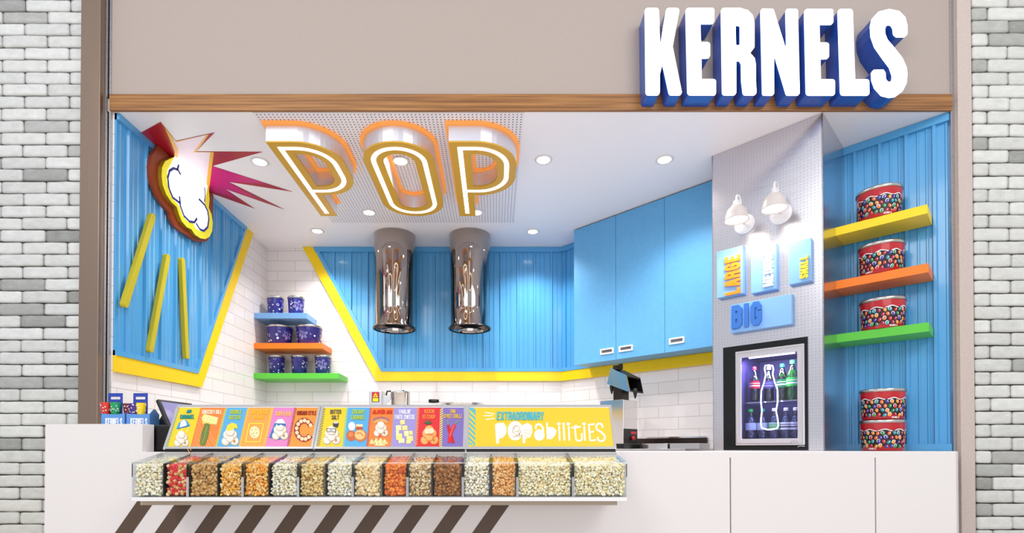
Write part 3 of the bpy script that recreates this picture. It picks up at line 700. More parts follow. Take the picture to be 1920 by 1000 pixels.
def bottle(name, px, py, htop, r, label, body, cap, bandc, fill=None, dd=-.10):
    u, v = FK.px(px, py, dd); base = FK.P(u, v, dd); h = htop
    t = thing(name, label, 'bottle', base, 'bottles in the drinks fridge')
    pr = [(0, .002), (r*.8, 0), (r, .012), (r*1.0, h*.2), (r*.93, h*.27), (r*.93, h*.3), (r, h*.36), (r, h*.58), (r*.9, h*.66), (r*.6, h*.78), (r*.38, h*.86), (r*.36, h*.93), (0, h*.931)]
    MB().lathe(pr, base, 20).build('body', body, t)
    if fill: MB().lathe([(a*.9, b_*.97+.002) for a, b_ in pr[:-3]]+[(0, h*.78)], base, 20).build('drink', fill, t)
    MB().lathe([(r*.42, h*.915), (r*.42, h*1.0), (r*.36, h*1.01), (0, h*1.01)], base, 20).build('cap', cap, t)
    mb = MB(); mb.lathe([(r*1.015, h*.36), (r*1.015, h*.58)], base, 20, c=bandc[0])
    if len(bandc) > 1: mb.lathe([(r*1.022, h*.42), (r*1.022, h*.46)], base, 20, c=bandc[1]); mb.lathe([(r*1.022, h*.50), (r*1.022, h*.52)], base, 20, c=bandc[1])
    mb.build('label', 'label', t, recalc=False)
cola = mat('cola_drink', (40, 14, 20), .12, coat=.5); teal = mat('teal_cap', (0, 150, 150), .4); redc = mat('red_cap', (220, 20, 60), .4); grc = mat('green_cap', (40, 190, 90), .4)
gdr = mat('green_drink', (30, 190, 80), .1, trans=.5, emit=(30, 200, 90), es=.0)
DU = 752.5
bottle('cola_bottle', 1415, DU, .235, .033, 'cola bottle with red cap and red label on the upper fridge shelf, far left', M['clear_plastic'], redc, [(200, 20, 60), (240, 240, 245)], cola)
bottle('cola_bottle', 1442, DU, .235, .033, 'dark cola bottle standing behind the neon bottle outline on the upper fridge shelf', M['clear_plastic'], M['white_metal'], [(60, 50, 110), (120, 120, 180)], cola, -.15)
bottle('soda_bottle', 1467, DU, .25, .034, 'dark green soda bottle with teal cap on the upper fridge shelf', M['green_plastic'], teal, [(30, 120, 70), (235, 235, 235)], cola, -.13)
bottle('soda_bottle', 1486, DU, .27, .036, 'bright green soda bottle with green cap on the upper fridge shelf, far right', M['green_plastic'], grc, [(60, 190, 70), (235, 245, 235)], gdr, -.12)
DL_ = 829
for px, cp, bc, lb_, r, dd in ((1408, grc, [(190, 205, 235)], 'clear water bottle with green cap on the lower fridge shelf, far left', .036, -.09),
                            (1430, teal, [(190, 205, 225)], 'clear water bottle with teal cap behind the foot of the neon outline', .036, -.11),
                            (1452, M['white_metal'], [(160, 205, 190), (90, 190, 60)], 'clear bottle with green leaf label and pale cap on the lower fridge shelf', .034, -.09),
                            (1474, M['white_metal'], [(240, 240, 245), (40, 40, 60)], 'bottle with white cap and black and white label on the lower fridge shelf', .034, -.09),
                            (1492, M['white_metal'], [(225, 230, 245), (50, 50, 90)], 'bottle with white cap at the lower right corner of the fridge', .034, -.10)):
    bottle('water_bottle', px, DL_, .225, r, lb_, M['clear_plastic'], cp, bc, mat('water', (70, 80, 140), .1, trans=.4), dd)

# ------------------------------------------------------------------ signs on the column
def czp(x, y): return (1335+x/5, 440+y/5)
SB = .045
def size_sign(word, x0, x1, ytl, yb, tc, lb_, txt, upright=False):
    u0_, u1_ = FK.px(*czp(x0, 300), SB)[0], FK.px(*czp(x1, 300), SB)[0]; v1_ = FK.px(*czp(x1, ytl), SB)[1]; v0_ = FK.px(*czp(x1, yb), SB)[1]
    t = thing(word+'_sign', lb_, 'sign', FK.P(u0_, v0_, .001))
    MB().fbox(FK, u0_, u1_, v0_, v1_, .0008, SB).build('board', 'blue_sign', t, bevel=.002)
    mb = MB(); xa_, ya_, xb_, yb_ = txt
    if upright:
        o = FK.px(*czp(xa_, ya_), SB); e = (FK.px(*czp(xb_, 700), SB)[0], o[1]); tp = (o[0], FK.px(*czp(xa_, yb_), SB)[1])
        put_letters(FK, word.upper(), o, e, tp, SB+.0003, SB+.014, tc, t, t=.24, wd=.60, gap=.13)
    else:
        o = FK.px(*czp(xa_, ya_), SB); e = (o[0], FK.px(*czp(xa_, yb_), SB)[1]); tp = (FK.px(*czp(xb_, 300), SB)[0], o[1])
        put_letters(FK, word.upper(), o, e, tp, SB+.0003, SB+.012, tc, t, t=.2, wd=.5, gap=.09)
size_sign('large', 45, 290, 100, 550, (250, 140, 20), 'blue sign with orange LARGE running upwards, left of the three upright signs', (268, 550, 125, 178))
size_sign('medium', 365, 603, 75, 508, (252, 250, 240), 'blue sign with white MEDIUM running upwards, middle of the three upright signs', (578, 478, 482, 168))
size_sign('small', 718, 930, 28, 430, (248, 220, 60), 'blue sign with yellow SMALL running upwards, right of the three upright signs', (904, 405, 826, 192))
size_sign('big', 168, 745, 555, 838, (48, 108, 190), 'wide blue sign with raised dark blue BIG above the fridge', (190, 890, 468, 675), True)

# ------------------------------------------------------------------ gooseneck lamps on the column
for (cx_, cy_), (nx_, ny_), (rx_, ry_), lb_ in (((1396.5, 421), (1387, 362), (1381, 414), 'white gooseneck lamp on the steel column, the left lower-looking one above LARGE'),
                                        ((1464.5, 402), (1453.5, 339), (1452, 393), 'white gooseneck lamp on the steel column, the right one above MEDIUM')):
    dN = .20
    c0 = FK.P(*FK.px(cx_, cy_, 0), 0); rim = FK.P(*FK.px(rx_, ry_, dN), dN); ntop = FK.px(nx_, ny_, dN-.01)
    t = thing('gooseneck_lamp', lb_, 'lamp', c0, 'gooseneck lamps on the column')
    MB().lathe([(0, .0005), (.066, .0005), (.068, .004), (.064, .010), (.05, .014), (0, .018)], c0, 40, axis=FK.N).build('wall_plate', 'white_metal', t)
    zn = FK.P(*ntop, dN-.01).z; un, vc = (rim-FK.O).dot(FK.U), c0.z; uc_ = (c0-FK.O).dot(FK.U)
    pts = [FK.P(uc_, vc, .012), FK.P(uc_, vc+.003, .045)]
    for k in range(9):
        a = k/8; pts.append(FK.P(uc_+(un-uc_)*a*.8, vc+(zn-.035-vc)*(a**1.2)+.0, .06+.055*sin(a*pi/2)))
    mid = pts[-1]; md = (mid-FK.O).dot(FK.N)
    for k in range(1, 9):
        a = pi*k/8; rr = (dN-md)/2; pts.append(FK.P(uc_+(un-uc_)*(.8+.2*k/8), zn-.035+.035*sin(a), md+rr-rr*cos(a)))
    zs = rim.z+.118; pts.append(Vector((rim.x, rim.y, zs)))
    MB().tube(pts, .0065, 10).build('gooseneck', 'white_metal', t)
    sc_ = .92
    MB().lathe([(.010, .135), (.019, .13), (.021, .105), (.03, .10), (.03, .094), (.021, .093)], rim, 32).build('socket', 'white_metal', t)
    MB().lathe([(.022*sc_, .098), (.04*sc_, .092), (.06*sc_, .072), (.07*sc_, .042), (.076*sc_, .012), (.084*sc_, 0), (.081*sc_, 0), (.073*sc_, .012), (.067*sc_, .042), (.057*sc_, .07), (.036*sc_, .088), (.02*sc_, .092)], rim, 40).build('shade', 'opal', t)
    MB().lathe([(0, .0), (.034, .004), (.05, .022), (.05, .04), (.02, .07), (0, .07)], rim, 24).build('bulb', 'bulb', t)
    l = bpy.data.lights.new('lamp_light', 'SPOT'); l.energy = 11; l.spot_size = radians(150); l.spot_blend = .7; l.shadow_soft_size = .03; l.color = (1, .95, .9)
    lo = bpy.data.objects.new('lamp_light', l); COL.objects.link(lo); lo.parent = t; lo.location = Vector(rim)-Vector(t.location)-Vector((0, 0, .012)); lo.rotation_euler = (0, 0, 0)

# ------------------------------------------------------------------ blue wall cabinets
CB = 5.735; FA = F_diag(CB); us_ = [FA.px(1076, 560)[0], FA.px(1154.6, 560)[0], FA.px(1246.3, 560)[0]]; us_.append(us_[2]+(us_[2]-us_[1]))
us_[3] = min(us_[3], (1.768-CB/2)/R2)
cz0, cz1 = FA.px(1076, 685.5)[1], CEIL-.012; dep = (CW-CB)*R2-.04
for k, (hx, hy, lb_) in enumerate(((1126, 1151, 'blue wall cabinet nearest the back wall, left of three'), (1161, 1187, 'blue wall cabinet in the middle of three'), (1255, 1284, 'blue wall cabinet beside the steel column, right of three'))):
    a, b_ = us_[k], us_[k+1]
    t = thing('wall_cabinet', lb_, 'cabinet', FA.P((a+b_)/2, cz0, -dep), 'blue wall cabinets')
    MB().fbox(FA, a+.0008, b_-.0008, cz0+.004, cz1, -dep, -.021).build('body', 'blue_cab', t)
    dr = MB().fbox(FA, a+.0018, b_-.0018, cz0, cz1, -.02, 0).build('door', 'blue_cab', t, bevel=.0012)
    h0, h1 = FA.px(hx, 660)[0], FA.px(hy, 660)[0]; zc = cz0+.085; hh = .026
    hm = MB().prism(FA, [rnd(rect(h0, h1, zc-hh, zc+hh), .006), rnd(rect(h0+.014, h1-.014, zc-hh*.45, zc+hh*.55), .004)], .0005, .009).build('handle', 'white_metal', dr, bevel=.001)
    MB().fbox(FA, h0+.013, h1-.013, zc-hh*.46, zc+hh*.56, .0003, .0015).build('handle_recess', mat('recess', (120, 116, 120), .4, .6), dr)

# ------------------------------------------------------------------ small shelves in the back left corner
YS = 5.14
shelf_z = {}
for nm, mt, yt, yb_, xr2, lb_ in (('blue', 'blue_shelf', 587, 597.5, 575, 'light blue floating shelf in the back left corner, the highest and shortest of three'),
                         ('orange', 'orange', 643.5, 654, 604.5, 'orange floating shelf in the back left corner, the middle one of three'),
                         ('green', 'green', 700, 710.5, 635.5, 'green floating shelf in the back left corner, the lowest and longest of three')):
    z1_, z0_ = at(500, yt, YS).z, at(500, yb_, YS).z; xe_ = at(xr2, yt, YS).x; shelf_z[nm] = z1_
    o = MB().box((XL+.001, YS, z0_), (xe_, Y1-.001, z1_)).build('shelf', mt, bevel=.002); tag(o, lb_, 'shelf', 'corner shelves')

def dup(root, loc, rz=0, label=None):
    r = root.copy(); COL.objects.link(r); r.location = loc; r.rotation_euler.z = rz
    if label: r['label'] = label
    for ch in list(root.children):
        c = ch.copy(); COL.objects.link(c); c.parent = r
        for g in list(ch.children):
            d = g.copy(); COL.objects.link(d); d.parent = c
    return r
def wrapper(base, rb, rt, h, eps=.0008):
    base = Vector(base); rm = (rb+rt)/2
    def f(u, v, k=1):
        a = u/rm; r = rb+(rt-rb)*v/h+eps*k
        return base+Vector((r*cos(a), r*sin(a), v))
    return f
def wrap_poly(mb, W, pts, c, k=1):
    tri = tessellate_polygon([[Vector((x, y, 0)) for x, y in pts]]); ids = [mb.vert(W(x, y, k)) for x, y in pts]
    for t in tri: mb.face([ids[i] for i in t], c, True)
def tin(base, rb, rt, h, label, group, kind):
    t = thing('popcorn_tin', label, 'tin', base, group); rg = random.Random(int(rb*9999)+len(kind))
    MB().lathe([(0, .001), (rb-.003, 0), (rb, .003), (rt, h-.018), (rt+.001, h-.014)], base, 48).build('body', 'navy' if kind == 'snow' else 'red_tin', t)
    MB().lathe([(rt+.0015, h-.02), (rt+.005, h-.018), (rt+.005, h-.004), (rt+.002, h), (rt-.004, h), (rt-.008, h-.004), (0, h-.004)], base, 48).build('lid', 'tin_lid', t)
    W = wrapper(base, rb, rt, h); mb = MB(); C2 = 2*pi*(rb+rt)/2
    if kind == 'snow':
        WH = (246, 246, 255); PL = (176, 170, 225)
        nfl = max(2, int(C2/.26)); fl = []
        for q in range(nfl):
            cu, cv, R_ = C2*q/nfl+.02, h*.5, min(.052, h*.3); fl.append((cu, cv, R_))
            for s in range(6):
                an = s*pi/3+.26; dx, dy = cos(an), sin(an)
                def seg(a, b_, wd):
                    (x0, y0), (x1, y1) = a, b_; n = Vector((-(y1-y0), x1-x0)).normalized()*wd/2
                    wrap_poly(mb, W, [(x0+n.x, y0+n.y), (x0-n.x, y0-n.y), (x1-n.x, y1-n.y), (x1+n.x, y1+n.y)], PL)
                seg((cu, cv), (cu+dx*R_, cv+dy*R_), .0045)
                for fr_, ln in ((.35, .35), (.6, .3), (.82, .18)):
                    for sg in (-1, 1):
                        a2 = an+sg*.95; p = (cu+dx*R_*fr_, cv+dy*R_*fr_); seg(p, (p[0]+cos(a2)*R_*ln, p[1]+sin(a2)*R_*ln), .004)
        n = 0; pl = []
        while n < C2/.012 and len(pl) < 200:
            u, v = rg.uniform(0, C2), rg.uniform(.02, h*.82); r = rg.choice((.004, .006, .009, .012)); n += 1
            if any(hypot(min(abs(u-a), C2-abs(u-a)), v-b_) < r+c+.003 for a, b_, c in pl) or any(hypot(min(abs(u-a), C2-abs(u-a)), v-b_) < r+c*1.0 for a, b_, c in fl): continue
            pl.append((u, v, r)); wrap_poly(mb, W, ell(u, v, r, n=12), WH)
        mb.build('snow_pattern', 'label', t, recalc=False)
    else:
        BK = (16, 10, 14); n = 72; vt = h*.66
        low = lambda u: vt+.006*sin(u/C2*2*pi*9)
        bot = lambda u: h*.14+.010*sin(u/C2*2*pi*7+1)
        for i in range(n):
            a, b_ = C2*i/n, C2*(i+1)/n
            ids = [mb.vert(W(a, bot(a))), mb.vert(W(b_, bot(b_))), mb.vert(W(b_, low(b_))), mb.vert(W(a, low(a)))]; mb.face(ids, BK, True)
            ids = [mb.vert(W(a, low(a)-.002, 1.3)), mb.vert(W(b_, low(b_)-.002, 1.3)), mb.vert(W(b_, low(b_)+.0035, 1.3)), mb.vert(W(a, low(a)+.0035, 1.3))]; mb.face(ids, (245, 245, 245), True)
        CL = [(30, 150, 165), (236, 110, 50), (20, 140, 80), (60, 50, 160), (170, 20, 60), (240, 150, 50), (200, 30, 40)]
        nb = int(C2/.027)
        for row in range(4):
            for i in range(nb):
                u = C2*(i+(.5 if row % 2 else 0))/nb+rg.uniform(-.003, .003); v = h*(.15+.14*row)+rg.uniform(-.003, .003); c = rg.choice(CL); ro = rg.uniform(-.7, .7)
                wrap_poly(mb, W, ell(u-.0015, v+.003, .0105, .0135, 12, ro), (240, 235, 235) if (i+row) % 3 == 0 else (60, 12, 20), 1.6)
                wrap_poly(mb, W, ell(u, v, .0088, .0125, 12, ro), c, 2.0)
                wrap_poly(mb, W, ell(u+.003, v+.002, .0018, .006, 8, ro), (255, 235, 230), 2.4)
        for q in range(3):
            lp, Wd = text_loops('KERNELS'); 
            for poly in lp:
                pts = poly[0]; wrap_poly(mb, W, [(C2*q/3+.01+x/Wd*.045, h*.035+y*.011) for x, y in pts], (250, 240, 240), 1.5)
        mb.build('lights_pattern', 'label', t, recalc=False)
    return t
YT = 5.30
T1 = None
for k, (px, s, lb_) in enumerate(((516, 'blue', 'navy tin with white dots on the blue corner shelf, left one'), (555, 'blue', 'navy tin with white dots and snowflake on the blue corner shelf, right one'),
                     (519, 'green', 'navy tin with snow dots on the green corner shelf, left of three'), (562, 'green', 'navy tin with snow dots on the green corner shelf, middle of three'), (606, 'green', 'navy tin with snow dots on the green corner shelf, right of three'))):
    p = at(px, 650, YT); loc = (p.x, YT, shelf_z[s]+.001)
    if T1 is None: T1 = tin(loc, .070, .080, .195, lb_, 'navy snowflake tins', 'snow')
    else: dup(T1, loc, (0, 1.9, .5, 3.0, 1.5)[k], lb_)
T2 = None
for px, rz, lb_ in ((525, 2.4, 'wide navy snowflake tin on the orange corner shelf, left one'), (580, 1.2, 'wide navy snowflake tin on the orange corner shelf, right one')):
    p = at(px, 650, 5.29); loc = (p.x, 5.29, shelf_z['orange']+.001)
    if T2 is None: T2 = tin(loc, .112, .126, .192, lb_, 'navy snowflake tins', 'snow'); T2.rotation_euler.z = rz
    else: dup(T2, loc, rz, lb_)

# ------------------------------------------------------------------ shelves and red tins on the right
SD = .235; us0 = -1.202/2/R2+.002; rz_ = {}
for nm, mt, y_, xr3, lb_ in (('yellow', 'yellow_shelf', 428, 1739, 'yellow floating shelf on the right blue wall, the highest of three'), ('orange', 'orange', 528, 1740, 'orange floating shelf on the right blue wall, the middle one of three'), ('green', 'green', 628, 1740, 'green floating shelf on the right blue wall, the lowest of three')):
    u1_ = FR.px(xr3, 400, SD)[0]; z1_ = FR.px(1563, y_, SD)[1]; rz_[nm] = z1_
    o = MB().fbox(FR, us0, u1_, z1_-.055, z1_, .003, SD).build('shelf', mt, bevel=.002); tag(o, lb_, 'shelf', 'shelves of red tins')
T3 = None
for k, (px, zz, lb_) in enumerate(((1651, rz_['yellow'], 'red tin with coloured light bulbs on the yellow shelf'), (1654, rz_['orange'], 'red tin with coloured light bulbs on the right orange shelf'), (1656, rz_['green'], 'red tin with coloured light bulbs on the right green shelf'),
                      (1654, ZT, 'red tin with coloured light bulbs standing on the counter, under another tin'), (1654.5, ZT+.197, 'red tin with coloured light bulbs stacked on top of another tin on the counter'))):
    u, _ = FR.px(px, 700, .133); p = FR.P(u, 0, .133); loc = (p.x, p.y, zz+.001)
    if T3 is None: T3 = tin(loc, .112, .122, .195, lb_, 'red tins with coloured bulbs', 'red')
    else: dup(T3, loc, k*1.1, lb_)

# ------------------------------------------------------------------ counter
YC = 2.6; FO = F_front(YC); Xc = lambda px: (px-928)*YC/980/cos(PITCH)
xL, xS1, xS2, xR = at(84, 900, YC).x, at(1370, 950, YC).x, at(1642, 950, YC).x, at(1793, 950, YC).x
xBk = at(267, 820, YC).x; zBk = at(200, 795.5, YC).z; zC = 1.084
t = thing('counter', 'long white counter across the storefront with brown diagonal stripes and raised left end', 'counter', ((xL+xR)/2, 2.8, 0))
MB().prism(FO, [(xL, 0), (xS1-.003, 0), (xS1-.003, zC), (xBk, zC), (xBk, zBk), (xL, zBk)], -.09, 0).build('front_panel', 'counter', t, bevel=.002)
MB().fbox(FO, xS1+.003, xS2-.003, 0, zC, -.03, 0).build('front_panel', 'counter', t, bevel=.002)
MB().fbox(FO, xS2+.003, xR, 0, zC, -.03, 0).build('front_panel', 'counter', t, bevel=.002)
MB().fbox(FO, xS1-.004, xR-.02, 0, zC-.01, -.05, -.031).build('backing', 'darksteel', t)
e_ = Vector((2.80, 3.16, 0)); s_ = Vector((xR+.004, YC+.003, 0)); dv = (e_-s_).normalized()
fe = Frame(s_, dv, (0, 0, 1), (dv.y, -dv.x, 0)); MB().fbox(fe, 0, (e_-s_).length, 0, zC, -.02, 0).build('end_panel', 'counter', t, bevel=.001)
FT = F_ceil(zC)
MB().prism(FT, [(.60, YC+.001), (xR, YC+.001), (2.80, 3.165), (2.80, 3.24), (2.395, 3.645), (1.95, 4.09), (1.50, 3.66), (1.28, 3.30), (.60, 3.30)], -.002, .028).prism(FT, [(-1.62, YC-.09), (.599, YC-.09), (.599, 3.1), (-1.62, 3.1)], .0, .028).build('countertop', 'counter', t)
MB().fbox(F_front(2.692), xL, -1.85, 0, 1.15, -.225, 0).build('side_shelf', 'counter', t)
mb = MB(); FO1 = FO
for k in range(10):
    x = 243.6+74.4*k
    pl_ = [(x+.7*(960-1010), 1010), (x+33+.7*(960-1010), 1010), (x+33+.7*(960-937), 937), (x+.7*(960-937), 937)]
    uvp = [FO.px(*q) for q in pl_]; d = (uvp[0][0]-uvp[3][0])/(uvp[3][1]-uvp[0][1]); zz = uvp[3][1]-0.45
    a = uvp[3]; wdt = uvp[2][0]-uvp[3][0]; mb.prism(FO, [(a[0]+d*(a[1]-zz), zz), (a[0]+d*(a[1]-zz)+wdt, zz), (a[0]+wdt, a[1]), a], .0002, .0012)
mb.build('diagonal_stripes', 'brown', t)
# shelf that carries the bins
YB = 2.3; zb0 = at(700, 932.5, YB).z; xb0 = at(247, 900, YB).x; xb1 = at(1176, 900, YB).x
t = thing('bin_shelf', 'narrow white shelf on the counter front carrying the popcorn bins', 'shelf', ((xb0+xb1)/2, 2.45, zb0-.02))
MB().box((xb0+.002, YB-.004, zb0-.018), (xb1-.002, YC-.001, zb0-.001)).build('board', 'white_metal', t, bevel=.001)
MB().box((xb0-.002, 2.36, zb0-.042), (xb1-.03, YC-.001, zb0-.019)).build('support_rail', 'beige', t)

# ------------------------------------------------------------------ popcorn bins
ZB1 = at(700, 867.5, YB).z; YBK = 2.506; ZBK = at(700, 849, YBK).z
units = [247, 352, 455, 559, 661.5, 764, 868, 970, 1074.5, 1176]; divs = [305.5, 407.5, 503.8, 609.9, 716.6, 810, 920.2]
FX_ = lambda X: Frame((X, 0, 0), (0, 1, 0), (0, 0, 1), (1, 0, 0))
prof = [(YB, zb0), (YB, ZB1), (YBK, ZBK), (YBK, zb0)]
def px_x(px): return at(px, 900, YB).x
unit_l = ['of white and red popcorn, leftmost in the row', 'of tan caramel and pale cheddar popcorn, second from the left', 'of orange cheddar and white popcorn, third from the left', 'of golden and white popcorn, below the first gap between boards', 'of cream and deep orange popcorn, below the middle board', 'of cream and dark brown caramel popcorn', 'of white and light orange popcorn, below the yellow board', 'wide and undivided, full of yellow popcorn, left of two', 'wide and undivided, full of white popcorn, rightmost in the row']
for k in range(9):
    x0, x1 = px_x(units[k])+.0012, px_x(units[k+1])-.0012
    t = thing('popcorn_bin', 'clear acrylic bin '+unit_l[k], 'bin', ((x0+x1)/2, 2.4, zb0), 'acrylic popcorn bins')
    MB().box((x0, YB, zb0), (x1, YB+.003, ZB1-.004)).build('front_pane', 'acrylic', t)
    dz_ = (ZBK-ZB1)/(YBK-YB)
    lid = MB().hexa([(x0, YB-.002, ZB1-.004), (x1, YB-.002, ZB1-.004), (x1, YBK, ZBK-.004), (x0, YBK, ZBK-.004), (x0, YB-.002, ZB1), (x1, YB-.002, ZB1), (x1, YBK, ZBK), (x0, YBK, ZBK)]).build('lid', 'acrylic', t)
    MB().box((x0, YB-.0035, ZB1-.005), (x1, YB-.0021, ZB1+.0005)).build('lid_edge', 'acrylic_edge', lid)
    for X in (x0, x1-.003): MB().prism(FX_(X), prof, .0002, .0028).build('side_pane', 'acrylic_edge', t)
    MB().box((x0, YB+.0032, zb0), (x1, YBK, zb0+.003)).build('base', 'acrylic_edge', t)
    for X in (x0, x1-.0032):
        MB().box((X, YB-.002, (zb0+ZB1)/2+.012), (X+.0032, YB-.0003, ZB1-.006)).build('corner_clip', 'black', t)
        MB().box((X, YB-.002, zb0+.001), (X+.0032, YB-.0003, (zb0+ZB1)/2+.0115)).build('corner_edge', 'frost_edge', t)
    if k < 7:
        X = px_x(divs[k]); MB().prism(FX_(X-.002), [(YB+.004, zb0+.004), (YB+.004, ZB1-.006), (YBK-.004, ZBK-.008), (YBK-.004, zb0+.004)], 0, .004).build('divider', 'black', t)

# popcorn: lumpy popped kernels, heaped per compartment
def base_kernels(kind, nvar=6):
    bm = bmesh.new(); bmesh.ops.create_icosphere(bm, subdivisions=2, radius=1); bm.verts.ensure_lookup_table()
    V = np.array([v.co[:] for v in bm.verts]); F = np.array([[v.index for v in f.verts] for f in bm.faces]); bm.free()
    rg = np.random.RandomState(5 if kind == 'fluffy' else 9); out = []
    for _ in range(nvar):
        n = 6 if kind == 'fluffy' else 9
        c = rg.normal(size=(n, 3)); c /= np.linalg.norm(c, axis=1)[:, None]
        d = V @ c.T; amp = .75 if kind == 'fluffy' else .22
        lob = np.exp((d-1)*(7 if kind == 'fluffy' else 9)).max(axis=1)
        r = (.55 if kind == 'fluffy' else .82)+amp*lob
        P = V*r[:, None]*rg.uniform(.8, 1.15, 3)
        out.append((P, lob, (V @ c[0] > .78)))
    return out, F
KB = {k: base_kernels(k) for k in ('fluffy', 'round')}
def popcorn(name, label, group, x0, x1, kind, pal, hull, size, seed):
    rg = np.random.RandomState(seed); var, F = KB[kind]; pts = []; s = size*1.42
    for layer in range(3):
        z = zb0+.006+size*.8
        yy = YB+.0045+size*1.0+layer*s*.75; row = 0
        while z < ZB1-.004-size*.75:
            x = x0+size*.9+(s/2 if (row+layer) % 2 else 0)
            while x < x1-size*.8:
                pts.append((x+rg.uniform(-.34, .34)*s, yy+rg.uniform(-.1, .3)*s, z+rg.uniform(-.34, .34)*s)); x += s
            z += s*.86; row += 1
    y = YB+.004+size*2; row = 0
    while y < YBK-size*1.4:
        ztop_ = ZB1+(ZBK-ZB1)*(y-YB)/(YBK-YB)-.006-size*1.15-.004
        for lay in range(2):
            x = x0+size*.9+(s/2 if (row+lay) % 2 else 0)
            while x < x1-size*.8:
                pts.append((x+rg.uniform(-.2, .2)*s, y+rg.uniform(-.2, .2)*s, ztop_+rg.uniform(-.35, .12)*size-lay*size*1.2)); x += s
        y += s*.86; row += 1
    Vs = []; Fs = []; Cs = []; off = 0
    P = np.array([[lin(c)] for c in pal])[:, 0, :]; H = np.array(lin(hull))
    for p in pts:
        B, lob, hl = var[rg.randint(len(var))]
        q = rg.normal(size=4); q /= np.linalg.norm(q); w_, a, b_, c = q
        Rm = np.array([[1-2*(b_*b_+c*c), 2*(a*b_-c*w_), 2*(a*c+b_*w_)], [2*(a*b_+c*w_), 1-2*(a*a+c*c), 2*(b_*c-a*w_)], [2*(a*c-b_*w_), 2*(b_*c+a*w_), 1-2*(a*a+b_*b_)]])
        sc_ = size*rg.uniform(.74, 1.16); W = B @ Rm.T*sc_+np.array(p)
        W[:, 0] = np.clip(W[:, 0], x0+.0005, x1-.0005); W[:, 1] = np.maximum(W[:, 1], YB+.0035)
        col = P[rg.randint(len(P))]*rg.uniform(.88, 1.05); cc = np.repeat(col[None], len(B), 0)
        cc[hl] = H*rg.uniform(.7, 1.1)
        Vs.append(W); Fs.append(F+off); Cs.append(np.clip(cc, 0, 1)); off += len(B)
    V = np.concatenate(Vs); F_ = np.concatenate(Fs); C = np.concatenate(Cs)
    # solid heap behind the visible kernels
    me = bpy.data.meshes.new(name); nv = len(V)
    i0 = YB+.004+size*3.2; core = np.array([(x0+.003, i0, zb0+.004), (x1-.003, i0, zb0+.004), (x1-.003, YBK-.004, zb0+.004), (x0+.003, YBK-.004, zb0+.004), (x0+.003, i0, ZB1-.014-size*1.6), (x1-.003, i0, ZB1-.014-size*1.6), (x1-.003, YBK-.004, ZBK-.018-size*1.6), (x0+.003, YBK-.004, ZBK-.018-size*1.6)])
    q = np.array([(0, 3, 2), (0, 2, 1), (4, 5, 6), (4, 6, 7), (0, 1, 5), (0, 5, 4), (1, 2, 6), (1, 6, 5), (2, 3, 7), (2, 7, 6), (3, 0, 4), (3, 4, 7)])+nv
    V = np.concatenate([V, core]); F_ = np.concatenate([F_, q]); C = np.concatenate([C, np.repeat(P.mean(0)[None], 8, 0)])
    me.vertices.add(len(V)); me.vertices.foreach_set('co', V.astype('f').ravel())
    me.loops.add(F_.size); me.loops.foreach_set('vertex_index', F_.astype('i').ravel())
    me.polygons.add(len(F_)); me.polygons.foreach_set('loop_start', np.arange(0, F_.size, 3, dtype='i')); 
    sm = np.ones(len(F_), bool); sm[-12:] = False; me.polygons.foreach_set('use_smooth', sm)
    ca = me.color_attributes.new('Col', 'FLOAT_COLOR', 'POINT'); ca.data.foreach_set('color', np.concatenate([C, np.ones((len(C), 1))], 1).astype('f').ravel())
    me.update(); me.validate(); me.materials.append(M['popcorn'])
    o = bpy.data.objects.new(name, me); COL.objects.link(o); return tag(o, label, 'popcorn', group, 'stuff')
m = M['popcorn'] = attr_mat('popcorn', .55); BS(m).inputs['Subsurface Weight'].default_value = 0
cm = [units[0], divs[0], units[1], divs[1], units[2], divs[2], units[3], divs[3], units[4], divs[4], units[5], divs[5], units[6], divs[6], units[7], units[8], units[9]]
WHT = [(250, 244, 222), (244, 236, 206), (252, 250, 238)]; HUL = (196, 150, 70)
